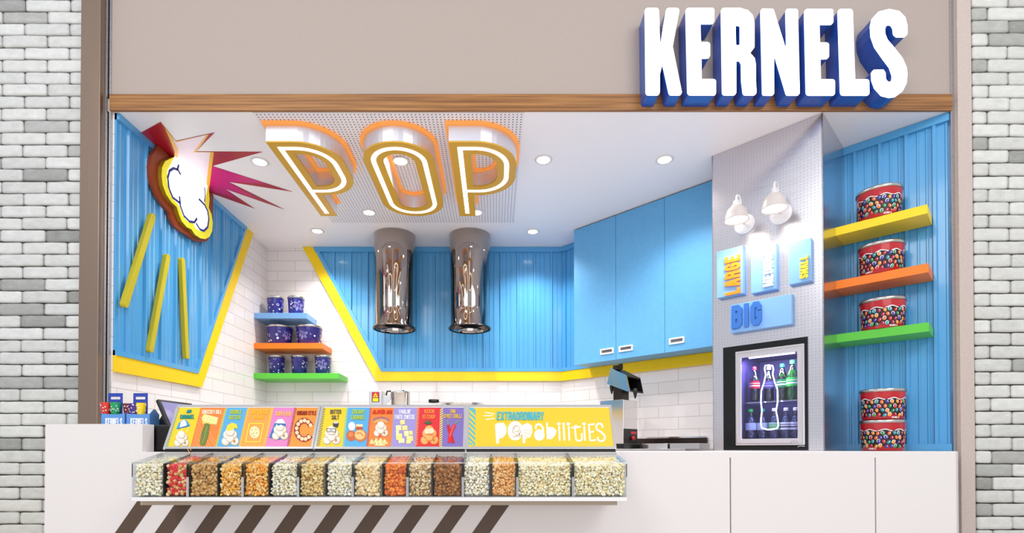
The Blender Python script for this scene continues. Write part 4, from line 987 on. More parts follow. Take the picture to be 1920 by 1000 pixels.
PC = [('white popcorn in the leftmost compartment of the bins', 'fluffy', WHT, (212, 180, 90)), ('red and caramel candy popcorn beside the leftmost compartment', 'round', [(230, 50, 56), (226, 44, 60), (222, 178, 116), (238, 202, 150), (214, 60, 60)], (200, 130, 60)),
      ('light tan caramel popcorn right of the red popcorn', 'round', [(214, 170, 106), (226, 188, 128), (196, 148, 86)], (150, 96, 40)), ('pale orange cheddar popcorn, the left one of two neighbouring cheddar compartments', 'fluffy', [(250, 190, 84), (250, 206, 120), (252, 226, 170)], (236, 140, 30)),
      ('orange cheddar popcorn, the right one of two neighbouring cheddar compartments', 'fluffy', [(250, 176, 70), (252, 196, 100), (250, 214, 140)], (232, 120, 20)), ('white popcorn between orange cheddar and golden popcorn', 'fluffy', WHT, (190, 160, 90)),
      ('golden buttered popcorn under the gap of the first two menu boards', 'fluffy', [(240, 214, 150), (232, 200, 130), (246, 228, 176)], (176, 120, 50)), ('white popcorn right of the golden buttered popcorn', 'fluffy', WHT, (200, 176, 110)),
      ('cream glazed popcorn left of the deep orange popcorn', 'round', [(244, 222, 172), (250, 234, 196), (232, 202, 146)], (206, 160, 90)), ('deep orange ketchup-coloured popcorn, the most orange of all', 'round', [(240, 130, 40), (248, 154, 62), (226, 106, 24)], (200, 70, 10)),
      ('cream and brown speckled popcorn left of the dark caramel popcorn', 'fluffy', [(240, 220, 178), (232, 208, 162), (220, 184, 128)], (146, 92, 40)), ('dark brown caramel popcorn, the darkest of all', 'round', [(172, 112, 54), (188, 130, 70), (150, 92, 40)], (110, 60, 20)),
      ('white popcorn right of the dark caramel popcorn', 'fluffy', WHT, (170, 130, 70)), ('light orange caramel cheddar popcorn left of the two wide bins', 'fluffy', [(246, 190, 116), (240, 172, 92), (250, 210, 150)], (214, 130, 50)),
      ('pale yellow popcorn in the left wide bin', 'fluffy', [(250, 240, 204), (246, 232, 186), (250, 246, 224)], (214, 176, 80)), ('pale white popcorn in the rightmost wide bin', 'fluffy', [(250, 242, 208), (248, 236, 192), (252, 248, 228)], (214, 180, 84))]
for k, (lb_, kd, pal, hull) in enumerate(PC):
    popcorn('popcorn_heap', lb_, 'popcorn in the bins', px_x(cm[k])+.0042, px_x(cm[k+1])-.0042, kd, pal, hull, .0098 if kd == 'round' else .0090, 100+k)

# ------------------------------------------------------------------ menu boards
zb_ = at(700, 843, 2.51).z; zt_ = at(700, 760.5, 2.625).z
bv_ = Vector((0, 2.625-2.51, zt_-zb_)); HB = bv_.length; bv_.normalize()
FM = Frame((0, 2.51, zb_), (1, 0, 0), bv_, (0, -bv_.z, bv_.y))
c2 = (290, 740, 4.7625); c3 = (570, 740, 4.7625); c4 = (860, 740, 4.762); c6 = (870, 750, 6.62)
Y_, O_, B_l, LO, PK, LV, RD, PU = (238, 205, 0), (236, 128, 42), (80, 168, 220), (240, 160, 64), (222, 126, 188), (158, 146, 208), (222, 38, 50), (128, 108, 184)
class Art:
    def __init__(s): s.mb = MB(); s.n = 0
    def poly(s, pts, c, k=1): s.n += 1; s.mb.prism(FM, FM.pxs(pts, .003), .0022, .0026+.0002*k+.000008*s.n, c)
    def ell(s, x, y, rx, ry, c, k=1, rot=0): s.poly(ell(x, y, rx, ry, 18, rot), c, k)
    def line(s, pts, wd, c, k=1, closed=False): s.n += 1; s.mb.prism(FM, [FM.pxs(l, .003) for l in ribbon(pts, wd, closed)], .0022, .0026+.0002*k+.000008*s.n, c)
    def quad(s, xt0, xt1, xb0, xb1, c, k=0, yt=764.8, yb=838.6): s.poly([(xt0, yt), (xt1, yt), (xb1, yb), (xb0, yb)], c, k)
    def hatch(s, xt, xb, wd, c, n=16, yt=764.8, yb=838.6, lean=.5, k=2):
        for i in range(n):
            a = (i+.15)/n; b_ = (i+.62)/n
            y0, y1 = yt+(yb-yt)*a, yt+(yb-yt)*b_; dy = wd*lean
            f = lambda y: xt+(xb-xt)*(y-yt)/(yb-yt)
            y2, y3 = max(yt, y0-dy), max(yt, y1-dy)
            s.poly([(f(y0), y0), (f(y1), y1), (f(y3)+wd, y3), (f(y2)+wd, y2)] if lean > 0 else [(f(y2), y2), (f(y3), y3), (f(y1)+wd, y1), (f(y0)+wd, y0)], c, k)
    def corn(s, x, y, r, c=(232, 224, 210), k=3, sh=(186, 166, 140)):
        for dx, dy, q in ((-.6, .72, .5), (.6, .66, .54), (-.3, -.15, .58), (.35, -.2, .56), (0, .3, .5), (0, -.6, .58)):
            s.ell(x+dx*r+.04*r, y+dy*r+.08*r, (q+.06)*r, (q+.06)*r, sh, k); s.ell(x+dx*r, y+dy*r, q*r, q*r, c, k); s.ell(x+dx*r-.1*r, y+dy*r-.14*r, q*.5*r, q*.45*r, tuple(min(255, v+14) for v in c), k)
        s.ell(x+.62*r, y+.75*r, .14*r, .24*r, (190, 130, 60), k+2)
def board(x0t, x1t, x0b, x1b, lb_):
    A = [FM.px(x0b, 842, 0)[0], FM.px(x1b, 842, 0)[0]]; u0_, u1_ = A
    base = FM.P((u0_+u1_)/2, 0)
    t = thing('menu_board', lb_, 'menu board', (base.x, base.y+.02, zC+.001), 'slanted menu boards')
    e = .0125
    MB().prism(FM, [rect(u0_, u1_, 0, HB), rect(u0_+e, u1_-e, e, HB-e*.9)], -.016, .006).build('frame', 'polished', t, bevel=.0012)
    MB().fbox(FM, u0_+.004, u1_-.004, .004, HB-.004, -.015, .002).build('backing', 'white_metal', t)
    MB().box((u0_+.003, 2.514, zC+.0005), (u1_-.003, 2.56, zb_-.002)).build('base_rail', 'black', t)
    return t, u0_, u1_, e
def lettering(t, items):
    for k, (s, o, e, top, c, kw) in enumerate(items):
        mb = MB(); px_text(mb, FM, s, o, e, top, .0022, .0064, c, **kw)
        mb.build('printed_word', 'ptext', t)
kw1 = dict(t=.125, wd=.43, gap=.085)
def TX(s, cc, x0, x1, y1, y0, c, sl=0): return (s, cz(*cc, [(x0, y1)])[0], cz(*cc, [(x1, y1)])[0], cz(*cc, [(x0+sl, y0)])[0], c, kw1)

# board one
t, u0_, u1_, e = board(333, 600, 306.5, 587.5, 'menu board with six flavours from air caramel to chicago style, left of three boards')
a = Art()
a.quad(330, 376.2, 309, 356.8, Y_); a.quad(376.2, 424, 356.8, 405, O_); a.quad(424, 464.3, 405, 447.5, B_l); a.quad(464.3, 513, 447.5, 496.5, LO); a.quad(513, 554, 496.5, 540, PK); a.quad(554, 596, 540, 584.5, (252, 146, 36))
a.hatch(332, 309.2, 5, (20, 160, 170), 18, lean=-.6); a.hatch(421.5, 402.5, 5, (200, 216, 40), 18, lean=-.6); a.hatch(464, 447, 5, (252, 200, 30), 18, lean=-.6); a.hatch(509, 492.5, 4.5, (252, 205, 60), 18, lean=.6); a.hatch(552, 537.5, 4.5, (150, 30, 30), 18, lean=.6)
for i in range(12): y = 780+i*6.5; x = 376-(y-765)*.262; a.line([(x+3, y), (x+3+(838-y)*.5 if y > 790 else x+32, min(838, y+(838-y) if y > 790 else y+50))], 1.2, (250, 168, 80), 1)
d2 = lambda x, y: (290+x/4.7625, 740+y/4.7625)
a.poly([d2(*q) for q in [(195, 305), (215, 255), (255, 225), (295, 238), (313, 275)]], (60, 160, 220), 2); a.poly([d2(*q) for q in [(225, 298), (236, 245), (262, 226), (284, 250), (287, 285)]], (250, 250, 252), 3); a.poly([d2(*q) for q in [(195, 305), (313, 272), (313, 285), (198, 312)]], (10, 110, 180), 4)
for q in (((200, 308), (215, 350)), ((245, 298), (240, 330)), ((305, 285), (280, 345))): a.line([d2(*q[0]), d2(*q[1])], .8, (250, 240, 170), 3)
a.corn(*d2(238, 392), 12)
a.poly([d2(*q) for q in [(440, 175), (568, 208), (552, 272), (428, 262), (422, 215)]], (252, 232, 150), 3); a.poly([d2(*q) for q in [(422, 215), (428, 262), (552, 272), (540, 262), (440, 240)]], (232, 206, 110), 4)
for x, y in ((445, 215), (470, 222), (500, 228), (530, 238), (485, 205)): a.ell(*d2(x, y), 1.0, .9, (214, 180, 90), 5)
a.poly(rnd([d2(*q) for q in [(450, 258), (495, 262), (480, 370), (452, 455), (418, 462), (403, 440), (420, 340)]], 4), (104, 122, 36), 5); a.line([d2(470, 285), d2(446, 380), d2(425, 440)], 1.6, (140, 156, 60), 6)
a.corn(*d2(672, 370), 14); a.poly(rnd([d2(*q) for q in [(640, 330), (648, 280), (690, 254), (735, 268), (742, 310), (720, 300), (690, 322)]], 3), (250, 214, 40), 8)
a.line(rnd([d2(*q) for q in [(845, 262), (975, 262), (940, 425), (812, 425)]], 3), 2.2, (252, 214, 40), 3, True); a.poly(ell(*d2(893, 340), 9.5, 11.5, 18), (248, 226, 170), 4)
for x, y in ((870, 320), (905, 315), (885, 350), (912, 345), (890, 375), (868, 360)): a.ell(*d2(x, y), .9, 1.1, (150, 120, 60), 5)
a.poly([d2(*q) for q in [(1072, 260), (1090, 235), (1165, 250), (1178, 330), (1182, 388), (1110, 405), (1022, 385)]], (20, 110, 176), 3); a.corn(*d2(1118, 325), 13, k=5); a.poly([d2(*q) for q in [(1075, 258), (1105, 225), (1145, 222), (1172, 262)]], (245, 246, 250), 9); a.poly([d2(*q) for q in [(1085, 262), (1170, 262), (1155, 285), (1128, 270), (1105, 284)]], (20, 110, 176), 10)
cx_, cy_ = d2(1335, 318)
a.line([(cx_+14*cos(radians(q)), cy_+17.5*sin(radians(q))) for q in range(35, 336, 12)], 10, (150, 22, 30), 3)
for q in range(50, 331, 28): a.ell(cx_+14*cos(radians(q)), cy_+17.5*sin(radians(q)), 3.4, 3.6, (240, 214, 166), 4)
a.mb.build('printed_panel', 'print', t)
lettering(t, [TX('AIR', c2, 282, 322, 165, 135, (0, 150, 150), 8), TX('CARAMEL', c2, 222, 350, 217, 180, (0, 150, 150), 8), TX('CHEESEY DILL', c2, 420, 598, 172, 138, (252, 244, 214), 6), TX('DOUBLE', c2, 674, 775, 172, 137, (196, 214, 60), 4), TX('BUTTER', c2, 664, 765, 222, 187, (196, 214, 60), 4),
              TX('SAY CHEESE', c2, 860, 1010, 175, 137, (254, 206, 50), 6), TX('PLEASE', c2, 880, 975, 217, 185, (254, 206, 50), 6), TX('SUPER KID', c2, 1075, 1215, 190, 152, (252, 200, 120), 4), TX('CHICAGO STYLE', c2, 1268, 1440, 182, 146, (150, 40, 20), 4)])
# board two
t, u0_, u1_, e = board(601, 875, 588.5, 872.5, 'menu board with six flavours from butter salt to thai sweet chilli, middle of three boards')
a = Art()
a.quad(604, 650, 593.5, 641.5, Y_); a.quad(650, 695, 641.5, 687, B_l); a.quad(695, 738.4, 687, 733, O_); a.quad(738.4, 785, 733, 780, LV); a.quad(785, 826, 780, 824, RD); a.quad(826, 869.5, 824, 869, PU)
a.hatch(605, 594, 5.5, (120, 110, 100), 17, lean=.6); a.hatch(648, 640.5, 5, (190, 216, 60), 18, lean=-.6); a.hatch(693, 686.8, 3.5, (200, 30, 40), 18, lean=.6); a.hatch(781, 777, 6, (250, 140, 50), 17, lean=.6); a.hatch(825, 823, 6, (246, 220, 60), 17, lean=-.6)
d3 = lambda x, y: (570+x/4.7625, 740+y/4.7625)
a.corn(*d3(245, 360), 14); a.poly([d3(*q) for q in [(258, 262), (285, 238), (312, 262), (300, 298), (262, 290)]], (50, 48, 56), 7); a.poly([d3(*q) for q in [(265, 250), (285, 236), (308, 252), (300, 262), (270, 262)]], (210, 206, 200), 8)
a.line([d3(*q) for q in [(203, 308), (236, 306), (236, 335), (206, 334)]], .8, (50, 50, 60), 9, True); a.line([d3(*q) for q in [(248, 306), (284, 308), (280, 337), (248, 335)]], .8, (50, 50, 60), 9, True)
a.ell(*d3(427, 285), 6.4, 8, (250, 250, 252), 3); a.poly([d3(*q) for q in [(465, 268), (525, 268), (522, 315), (465, 315)]], (190, 70, 30), 3); a.poly([d3(*q) for q in [(465, 268), (525, 268), (524, 290), (465, 288)]], (248, 224, 170), 4)
a.ell(*d3(422, 370), 9, 10, (200, 96, 40), 4); a.ell(*d3(505, 368), 12, 11.5, (214, 116, 50), 5); a.ell(*d3(500, 362), 9.5, 9, (246, 196, 120), 6); a.line([d3(470, 350), d3(505, 345), d3(530, 375)], 1.6, (200, 90, 30), 7); a.ell(*d3(418, 360), 5, 4.5, (222, 128, 60), 7)
a.corn(*d3(685, 305), 11.5); a.poly(rnd([d3(*q) for q in [(602, 235), (630, 208), (690, 195), (745, 205), (772, 235), (745, 262), (690, 240), (628, 262)]], 3), (226, 160, 90), 9); a.line([d3(610, 232), d3(640, 212), d3(690, 203), d3(740, 212), d3(765, 235)], 1.6, (170, 40, 80), 10); a.line([d3(618, 243), d3(645, 224), d3(690, 214), d3(735, 224), d3(758, 244)], 1.2, (60, 70, 150), 10)
for x in (672, 684): a.line([d3(x, 350), d3(x, 385)], 1.4, (236, 60, 40), 4)
for x, y, r in ((610, 425, 5.5), (650, 415, 6), (690, 420, 7), (725, 425, 6), (660, 440, 6), (700, 440, 6)): a.poly([(d3(x, y)[0]-r, d3(x, y)[1]+r*.6), (d3(x, y)[0]-r*.2, d3(x, y)[1]-r), (d3(x, y)[0]+r, d3(x, y)[1]+r*.7)], (238, 226, 160), 3); a.ell(*d3(x+8, y+2), 2.4, 2, (214, 200, 120), 4)
for x, y, w_, h_ in ((880, 250, 44, 44), (845, 300, 50, 50), (900, 300, 50, 45), (850, 380, 60, 60), (915, 350, 45, 50), (955, 345, 34, 40), (945, 395, 60, 50), (870, 415, 56, 44), (835, 340, 30, 40), (935, 425, 44, 36)):
    p, q = d3(x-w_/2, y-h_/2), d3(x+w_/2, y+h_/2); a.poly([(p[0], p[1]+1), (q[0]-1, p[1]), (q[0], q[1]-1), (p[0]+1, q[1])], (250, 238, 168) if (x+y) % 2 else (246, 224, 130), 4+(x % 3)); a.line([(p[0], p[1]+3), (q[0], p[1]+2.4)], .7, (252, 250, 210), 8)
a.corn(*d3(1118, 360), 14.5, (246, 170, 90), 4, (222, 90, 40)); a.ell(*d3(1100, 330), 5, 5, (250, 222, 190), 7); a.ell(*d3(1138, 328), 5, 5, (250, 222, 190), 7)
for an in (-150, -120, -92, -65, -35): a.line([d3(1108, 270), (d3(1108, 270)[0]+9*cos(radians(an)), d3(1108, 270)[1]+8*sin(radians(an)))], 1.5, (10, 110, 60), 8)
a.line([d3(1345, 270), d3(1320, 330), d3(1300, 380), d3(1298, 432)], 6.2, (222, 30, 40), 4); a.line([d3(1288, 275), d3(1298, 330), d3(1318, 380), d3(1335, 435)], 5.4, (200, 20, 34), 3); a.line([d3(1340, 275), d3(1318, 330), d3(1300, 380)], 1.2, (250, 120, 120), 6)
a.line([d3(1350, 262), d3(1382, 232)], 1.8, (120, 170, 60), 5); a.line([d3(1288, 268), d3(1282, 228)], 1.8, (120, 170, 60), 5)
a.mb.build('printed_panel', 'print', t)
lettering(t, [TX('BUTTER', c3, 233, 330, 172, 135, (110, 96, 80), 2), TX('SALT', c3, 245, 310, 222, 185, (110, 96, 80), 2), TX('CREAMY', c3, 430, 542, 172, 135, (190, 214, 60), 2), TX('CARAMEL', c3, 420, 545, 222, 185, (190, 214, 60), 2), TX('JALAPEÑO JACK', c3, 608, 788, 172, 137, (224, 50, 30), 2),
              TX("WHALIN'", c3, 845, 952, 172, 135, (252, 252, 255), 1), TX('WHITE CHEESE', c3, 806, 988, 220, 182, (252, 252, 255), 1), TX('KICKIN', c3, 1075, 1162, 168, 133, (250, 150, 70), 0), TX('KETCHUP', c3, 1060, 1172, 217, 180, (250, 150, 70), 0), TX('THAI', c3, 1303, 1352, 166, 133, (250, 204, 70), 0), TX('SWEET CHILLI', c3, 1247, 1407, 210, 175, (250, 204, 70), 0)])
# board three
t, u0_, u1_, e = board(877, 1148, 873.5, 1155.8, 'plain yellow menu board reading extraordinary popabilities, right of three boards')
a = Art(); d6 = lambda x, y: (870+x/6.62, 750+y/6.62)
a.quad(878, 1142.6, 877.5, 1151.3, (240, 200, 40)); 
for i in range(8):
    y = 100+i*62; p = [(62, y), (62, y+34), (148, y+118), (148, y+84)]
    p = [(x-(yy-100)*.02, min(580, max(98, yy-20))) for x, yy in p]; 
    if i < 8: a.poly([d6(*q) for q in p], (96, 184, 196), 2)
a.poly([d6(*q) for q in [(62, 100), (62, 104), (148, 160), (148, 126), (112, 98)]], (96, 184, 196), 2)
WH = (254, 254, 252)
for q in (((260, 158), (380, 175)), ((242, 200), (358, 197)), ((275, 245), (382, 230))): a.line([d6(*q[0]), d6(*q[1])], 1.4, WH, 2)
a.poly(rnd([d6(*q) for q in [(385, 300), (430, 290), (490, 285), (528, 340), (522, 420), (485, 470), (432, 480), (434, 545), (400, 545)]], 4), WH, 2)
a.ell(*d6(636, 385), 14.5, 18.2, WH, 2); a.ell(*d6(648, 388), 7.6, 11.0, (200, 186, 160), 3); a.corn(*d6(655, 395), 8, (238, 230, 214), 4)
a.poly(rnd([d6(*q) for q in [(722, 315), (790, 288), (840, 320), (852, 400), (820, 468), (762, 482), (758, 540), (728, 540)]], 3), WH, 2)
for q in (((742, 378), (850, 388)), ((742, 408), (846, 436)), ((742, 440), (800, 474))): a.line([d6(*q[0]), d6(*q[1])], 1.0, (240, 200, 40), 3)
a.ell(*d6(935, 438), 9.8, 10.6, WH, 2); a.line(rnd([d6(*q) for q in [(885, 345), (905, 305), (945, 305), (978, 345), (992, 510)]], 6), 3.6, WH, 2)
a.line([d6(1030, 282), d6(1038, 488)], 3.0, WH, 2); a.poly(rnd([d6(*q) for q in [(1036, 335), (1110, 345), (1152, 385), (1130, 445), (1085, 490), (1036, 490)]], 4), WH, 3)
for x0, x1 in ((1180, 1188), (1298, 1308), (1492, 1500)): a.line([d6(x0, 328), d6(x1, 508)], 3.2, WH, 2); a.ell(*d6(x0-4, 300), 3.6, 2.6, WH, 2)
a.line([d6(1234, 285), d6(1246, 506)], 3.6, WH, 2)
a.line(rnd([d6(*q) for q in [(1372, 285), (1390, 500), (1440, 515), (1465, 490), (1462, 425)]], 5), 3, WH, 2); a.line([d6(1330, 348), d6(1450, 336)], 2.8, WH, 3)
a.line([d6(1548, 300), d6(1566, 508)], 3, WH, 2); a.line([d6(1545, 310), d6(1622, 302)], 2.8, WH, 3); a.line([d6(1555, 402), d6(1612, 396)], 2.8, WH, 3); a.line([d6(1565, 508), d6(1640, 500)], 2.8, WH, 3)
a.line(rnd([d6(*q) for q in [(1725, 325), (1690, 288), (1640, 310), (1642, 365), (1700, 400), (1752, 450), (1740, 505), (1690, 520), (1655, 485)]], 6), 3.2, WH, 2)
a.mb.build('printed_panel', 'print', t)
lettering(t, [('EXTRAORDINARY', d6(406, 250), d6(992, 250), d6(412, 148), (60, 184, 206), dict(t=.155, wd=.46, gap=.06))])

# ------------------------------------------------------------------ snack cartons on the left end
for x0p, x1p, cy, lb_, bags in ((190, 222, 2.80, 'blue carton of popcorn bags with red and green bags, the left of two', (((196, 756), (214, 50, 36)), ((214, 756), (10, 150, 90)))),
                       (237, 270, 2.80, 'blue carton of popcorn bags with purple and yellow bags, the right of two', (((238, 758), (110, 20, 40)), ((249, 758), (70, 40, 130)), ((262, 757), (250, 214, 20))))):
    xa_ = at(x0p, 780, cy).x; xb_ = xa_+.125; dp = .08; zs = 1.151; zt1 = at(x0p, 776, cy).z; ztop = at(x0p, 738, cy+.05).z
    t = thing('snack_carton', lb_, 'carton', ((xa_+xb_)/2, cy+dp/2, zs), 'popcorn bag cartons')
    mb = MB()
    f0 = F_front(cy); mb.prism(f0, [(xa_, zs), (xb_, zs), (xb_, zt1), ((xa_+xb_)/2+.01, zt1-.004), (xa_, zt1)], 0, -.002)
    mb.prism(F_front(cy+dp), [(xa_, zs), (xb_, zs), (xb_, zt1), (xa_, zt1)], 0, .002)
    for X in (xa_, xb_-.002): mb.prism(FX_(X), [(cy+.002, zs), (cy+dp-.002, zs), (cy+dp-.002, zt1), (cy+dp*.6, zt1+.025), (cy+dp*.4, zt1+.025), (cy+.002, zt1)], 0, .002)
    mb.build('carton_body', mat('carton_blue', (96, 152, 220), .5), t)
    xm0, xm1 = at(x0p+13, 760, cy+.04).x, at(x0p+40, 760, cy+.04).x; fm = F_front(cy+dp/2)
    MB().prism(fm, [rect(xm0, xm1, zs, ztop), rnd(rect(xm0+.013, xm1-.013, ztop-.034, ztop-.020), .004)], -.001, .001).build('handle', mat('carton_navy', (40, 70, 170), .5), t)
    mb = MB(); put_text(mb, f0, 'KERNELS', (xa_+.022, zt1-.066), (xa_+.112, zt1-.066), (xa_+.022, zt1-.024), .0002, .0008, (250, 250, 252), t=.2, wd=.5, gap=.06); mb.build('lettering', 'ptext', t)
    for k, ((bx, by), c) in enumerate(bags):
        p = at(bx+3, by, cy+.03); mb = MB(); z0b = 1.155
        rr = .026 if k < 2 else .024
        mb.lathe([(0, 0), (.004, 0), (.010, .05), (rr*.8, .13), (rr, p.z-z0b), (rr*.96, p.z-z0b+.002), (0, p.z-z0b-.01)], (p.x, p.y, z0b), 20, c=c)
        b_o = mb.build('popcorn_bag', 'label', None); tag(b_o, ('red', 'green')[k]+' cone bag of popcorn in the left blue carton' if x0p == 190 else ('dark red', 'purple', 'yellow')[k]+' cone bag of popcorn in the right blue carton', 'bag', 'cone bags in the cartons')
        mb = MB(); rg = random.Random(k+x0p); W = wrapper((p.x, p.y, z0b), .0095, rr+.001, p.z-z0b, .0015)
        for q in range(34):
            u = rg.uniform(-pi, pi)*(.018); v = (p.z-z0b)*rg.uniform(.72, .98); wrap_poly(mb, W, ell(u, v, .0024, .003, 8), (250, 250, 248), 1)
        if c[0] != 250:
            for sg in range(1): wrap_poly(mb, W, [(-.045, (p.z-z0b)*.60), (-.012, (p.z-z0b)*.60), (-.012, (p.z-z0b)*.7), (-.045, (p.z-z0b)*.7)], (20, 18, 20), 1.2)
        mb.build('printed_dots', 'label', b_o, recalc=False)

# ------------------------------------------------------------------ till screen
t = thing('till_screen', 'black tilted till screen behind the left end of the menu boards', 'screen', at(312, 835, 2.85), None)
def quad_slab(mb, cs, th):
    a, b_, c, d = cs; n = (b_-a).cross(d-a).normalized()*th; mb.hexa([a, b_, c, d, a+n, b_+n, c+n, d+n])
tl, tr, br, bl = at(291, 752, 2.80), at(356, 760, 3.04), at(380, 836, 2.96), at(326, 834, 2.72)
mb = MB(); quad_slab(mb, (tl, tr, br, bl), -.018); mb.build('housing', 'black', t, bevel=.004)
n = (tr-tl).cross(bl-tl).normalized()
if n.y > 0: n = -n
def lp4(s, k): 
    c = (tl+tr+br+bl)/4; return [q+(c-q)*s+n*k for q in (tl, tr, br, bl)]
mb = MB(); quad_slab(mb, lp4(.12, .0195), .0005); mb.build('display', mat('display', (150, 146, 196), .1, coat=.5), t)
mb = MB(); mb.box((-1.845, 2.70, 1.0845), (-1.66, 2.88, at(300, 797, 2.72).z)); mb.build('base', 'black', t, bevel=.01)
q0 = at(301, 775, 2.92); mb = MB().hexa([(q0.x-.02, 2.9, 1.22), (q0.x+.06, 2.9, 1.22), (q0.x+.06, 2.94, 1.22), (q0.x-.02, 2.94, 1.22), (q0.x+.01, 2.92, 1.29), (q0.x+.10, 2.92, 1.29), (q0.x+.10, 2.96, 1.29), (q0.x+.01, 2.96, 1.29)]); mb.build('stand', 'black', t)

# ------------------------------------------------------------------ back worktops and machines
t = thing('worktop', 'stainless steel worktop along the back wall, behind the menu boards', 'worktop', (-.9, 5.1, 0))
MB().box((XL+.02, 4.75, .93), (.25, Y1-.005, .96)).build('top', 'steel', t, bevel=.003)
MB().box((XL+.04, 4.80, 0), (.23, Y1-.03, .929)).build('cabinet_base', 'steel', t)
zw = 1.10; cW = 5.25; Fw = F_diag(cW)
uw0, uw1 = (.60-cW/2)/R2, (1.40-cW/2)/R2
t = thing('worktop', 'steel worktop with raised back ledge under the blue cabinets', 'worktop', Fw.P((uw0+uw1)/2, 0, -.3))
MB().fbox(Fw, uw0, uw1, zw-.03, zw, -.60, 0).build('top', 'steel', t, bevel=.002)
MB().fbox(Fw, uw0+.01, uw1-.01, 0, zw-.031, -.60, -.02).build('cabinet_base', 'steel', t)
Fd = F_diag(CW-.04); ul0, ul1 = (.78-CW/2)/R2, Fd.px(1325, 830, 0)[0]
zl = Fd.px(1260, 822, 0)[1]
MB().fbox(Fd, ul0, ul1, zw+.001, zl, -.02, 0).build('back_ledge', 'darksteel', t); MB().fbox(Fd, ul0, ul1, zl, zl+.012, -.02, .02).build('ledge_cap', 'polished', t)
# trays on the right worktop
cT = 5.62; Ft = F_diag(cT)
tu0, tu1 = Ft.px(1205, 840, 0)[0], Ft.px(1252, 840, 0)[0]; tz = Ft.px(1230, 832, 0)[1]
o = MB().fbox(Ft, tu0, tu1, zw+.001, tz-.012, -.18, 0).fbox(Ft, tu0-.004, tu1+.004, tz-.011, tz, -.185, .006).build('steel_tray', 'polished', bevel=.002); tag(o, 'covered steel tray on the right worktop, beside the warmer', 'tray')
tu0, tu1 = Ft.px(1256, 840, 0)[0], Ft.px(1312, 840, 0)[0]
mb = MB().fbox(Ft, tu0, tu1, zw+.001, zw+.004, -.18, 0)
for a_ in ((tu0, tu1, 0, -.004), (tu0, tu1, -.176, -.18), (tu0, tu0+.004, -.004, -.176), (tu1-.004, tu1, -.004, -.176)): mb.fbox(Ft, a_[0], a_[1], zw+.004, tz, a_[3], a_[2])
o = mb.build('steel_pan', 'steel'); tag(o, 'open steel pan on the right worktop next to the tile wall end', 'pan')

# warmer with tilted lamp head
cM = 5.36; Fm_ = F_diag(cM); m0, m1 = Fm_.px(1125, 800, 0)[0], Fm_.px(1169, 800, 0)[0]; mz1 = Fm_.px(1169, 749, 0)[1]
bp = Fm_.P((m0+m1)/2, zw, -.11)
t = thing('topping_warmer', 'stainless topping machine with a tilted head on the worktop below the blue cabinets', 'machine', (bp.x, bp.y, zw+.001))
mz0 = Fm_.px(1169, 833, 0)[1]
MB().fbox(Fm_, m0, m1, mz0, mz1, -.22, 0).build('body', 'polished', t, bevel=.003)
MB().fbox(Fm_, m0-.01, m1+.012, zw+.001, mz0-.001, -.25, .02).build('foot', 'black', t, bevel=.003)
FmR = Frame(Fm_.P(m1, 0), (R2, R2, 0), (0, 0, 1), (R2, -R2, 0))
MB().fbox(FmR, .005, .215, mz0+.005, mz0+.17*.75, .0005, .004).build('control_panel', 'black', t)
MB().fbox(FmR, .11, .20, mz0+.085, mz0+.105, .0042, .006).build('badge', mat('badge_red', (200, 40, 40), .4), t)
kp = FmR.P(.13, mz0+.05, .004); MB().lathe([(0, 0), (.018, 0), (.016, .02), (0, .021)], kp, 20, axis=FmR.N).build('knob', mat('knob_red', (180, 30, 30), .4), t)
k0, k1 = Fm_.px(1150, 740, -.05)[0], Fm_.px(1166, 740, -.05)[0]; hz = Fm_.px(1150, 726, -.05)[1]
MB().fbox(Fm_, k0, k1, mz1+.0005, hz+.06, -.16, -.05).build('neck', 'darksteel', t)
hd_ = Fm_.pxs([(1100+x/5, 660+y/5) for x, y in [(225, 150), (372, 222), (402, 372), (380, 372), (190, 300)]], 0)
head = MB().prism(Fm_, hd_, 0, -.012).build('head_front', 'polished', t)
ring = hd_[1:3]; (ax, az), (bx, bz) = hd_[1], hd_[2]
mb = MB(); mb.prism(Fm_, [hd_[0], hd_[1], (hd_[1][0], hd_[1][1]-.012), (hd_[0][0], hd_[0][1]-.012)], -.0125, -.22); mb.prism(Fm_, [hd_[2], hd_[3], hd_[4], (hd_[4][0], hd_[4][1]+.012), (hd_[3][0], hd_[3][1]+.012), (hd_[2][0], hd_[2][1]+.012)], -.0125, -.22)
mb.prism(Fm_, [hd_[0], (hd_[0][0]+.012, hd_[0][1]-.008), (hd_[4][0]+.012, hd_[4][1]), hd_[4]], -.0125, -.22); mb.prism(Fm_, [(p[0], p[1]) for p in hd_], -.2205, -.225); mb.build('head_shell', 'black', t)
q = Fm_.px(1100+320/5, 660+165/5, -.10); MB().fbox(Fm_, q[0]-.02, q[0]+.01, q[1], q[1]+.05, -.12, -.09).build('head_handle', 'black', t, bevel=.004)
q = hd_[0]; MB().fbox(Fm_, q[0]+.01, q[0]+.05, q[1]-.015, q[1]+.02, -.10, -.02).build('hinge', 'black', t)
for x, y in ((1147, 730), (1191, 738)):
    q = Fm_.P(*Fm_.px(x, y, -.06 if x < 1160 else -.02), -.06 if x < 1160 else -.02)
    MB().lathe([(0, -.045), (.005, -.04), (.016, .0), (.018, .03), (.01, .04), (0, .04)], q, 16).build('clamp_knob', 'black', t)

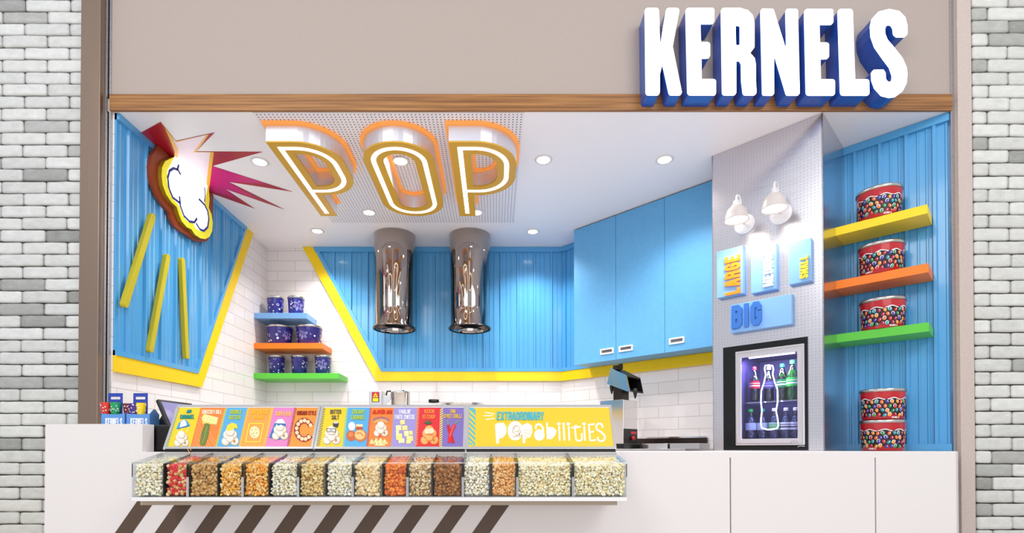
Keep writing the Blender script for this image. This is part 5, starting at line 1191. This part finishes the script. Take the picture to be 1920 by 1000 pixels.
# kettle machine, pot
FKt = F_front(4.95)
pc = at(751, 735, 5.0); zk = .961
t = thing('kettle_machine', 'steel kettle machine with warning label, seen over the middle menu board', 'machine', (at(715, 740, 5).x, 5.0, zk))
x0k, x1k = at(692, 740, 4.9).x, at(716, 740, 4.9).x; zk1 = at(700, 733.5, 4.9).z
MB().box((x0k, 4.9, zk+.0), (x1k, 5.05, zk1)).build('housing', 'steel', t, bevel=.003)
mb = MB(); f9 = F_front(4.93)
mb.prism(f9, f9.pxs([(716, 740), (724, 744), (733, 738), (733, 748), (724, 757), (718, 765), (716, 765)]), 0, -.02); mb.build('tilt_arm', 'steel', t)
mb = MB(); f8 = F_front(4.9); lu0, lu1 = f8.px(697.3, 740)[0], f8.px(711, 740)[0]; lz1, lz0 = f8.px(700, 735.5)[1], f8.px(700, 754.5)[1]; lm = lz0+(lz1-lz0)*.44; lc = (lu0+lu1)/2
mb.fbox(f8, lu0, lu1, lz0, lz1, .0005, .001, (60, 16, 16)); mb.fbox(f8, lu0+.005, lu1-.005, lm, lz1-.004, .001, .0014, (200, 30, 40)); mb.fbox(f8, lu0+.008, lu1-.008, lz0+.006, lm-.004, .001, .0014, (246, 214, 30))
mb.prism(f8, [(lc-.022, lm+.006), (lc+.022, lm+.006), (lc, lz1-.008)], .0014, .0018, (250, 220, 40)); mb.prism(f8, [(lc-.008, lm+.012), (lc+.008, lm+.012), (lc, lm+.028)], .0018, .0022, (30, 20, 10)); mb.build('warning_label', 'label', t)
rk = .090
MB().lathe([(0, .0), (rk, 0), (rk, pc.z-1.3-.02), (rk+.004, pc.z-1.3-.016), (rk+.004, pc.z-1.3-.008), (rk*.9, pc.z-1.3), (0, pc.z-1.3+.004)], (pc.x, 5.0, 1.3), 48).build('kettle', 'polished', t)
MB().box((pc.x-.05, 4.95, zk), (pc.x+.05, 5.05, 1.299)).build('kettle_stand', 'steel', t)
MB().lathe([(0, 0), (.008, 0), (.008, .012), (0, .016)], (pc.x+.03, 4.98, pc.z+.0), 12).build('lid_knob', 'black', t)
MB().tube([at(724, 742, 4.94), at(726, 734, 4.94), at(733, 734, 4.94)], .008, 8).build('hinge', 'black', t)
pp = at(868, 757.5, 5.02); rp = .205
t = thing('stock_pot', 'wide steel pot with a black handle, just visible above the right menu board', 'pot', (pp.x, 5.05, zk))
MB().lathe([(0, 0), (rp-.01, 0), (rp-.004, .02), (rp, pp.z-zk-.01), (rp+.008, pp.z-zk-.006), (rp+.008, pp.z-zk), (rp-.004, pp.z-zk), (rp-.006, .03), (0, .03)], (pp.x, 5.05, zk), 56).build('body', 'polished', t)
h0, h1 = at(804, 752.5, 4.98), at(823, 752.5, 4.98)
MB().tube([h0, h0+(h1-h0)*.5, h1], [.017, .019, .015], 14).build('handle', 'black', t)
MB().tube([h1, h1+Vector((.03, .02, -.035)), Vector((pp.x-rp+.01, 5.0, pp.z-.05))], .005, 8).build('handle_rod', 'polished', t)
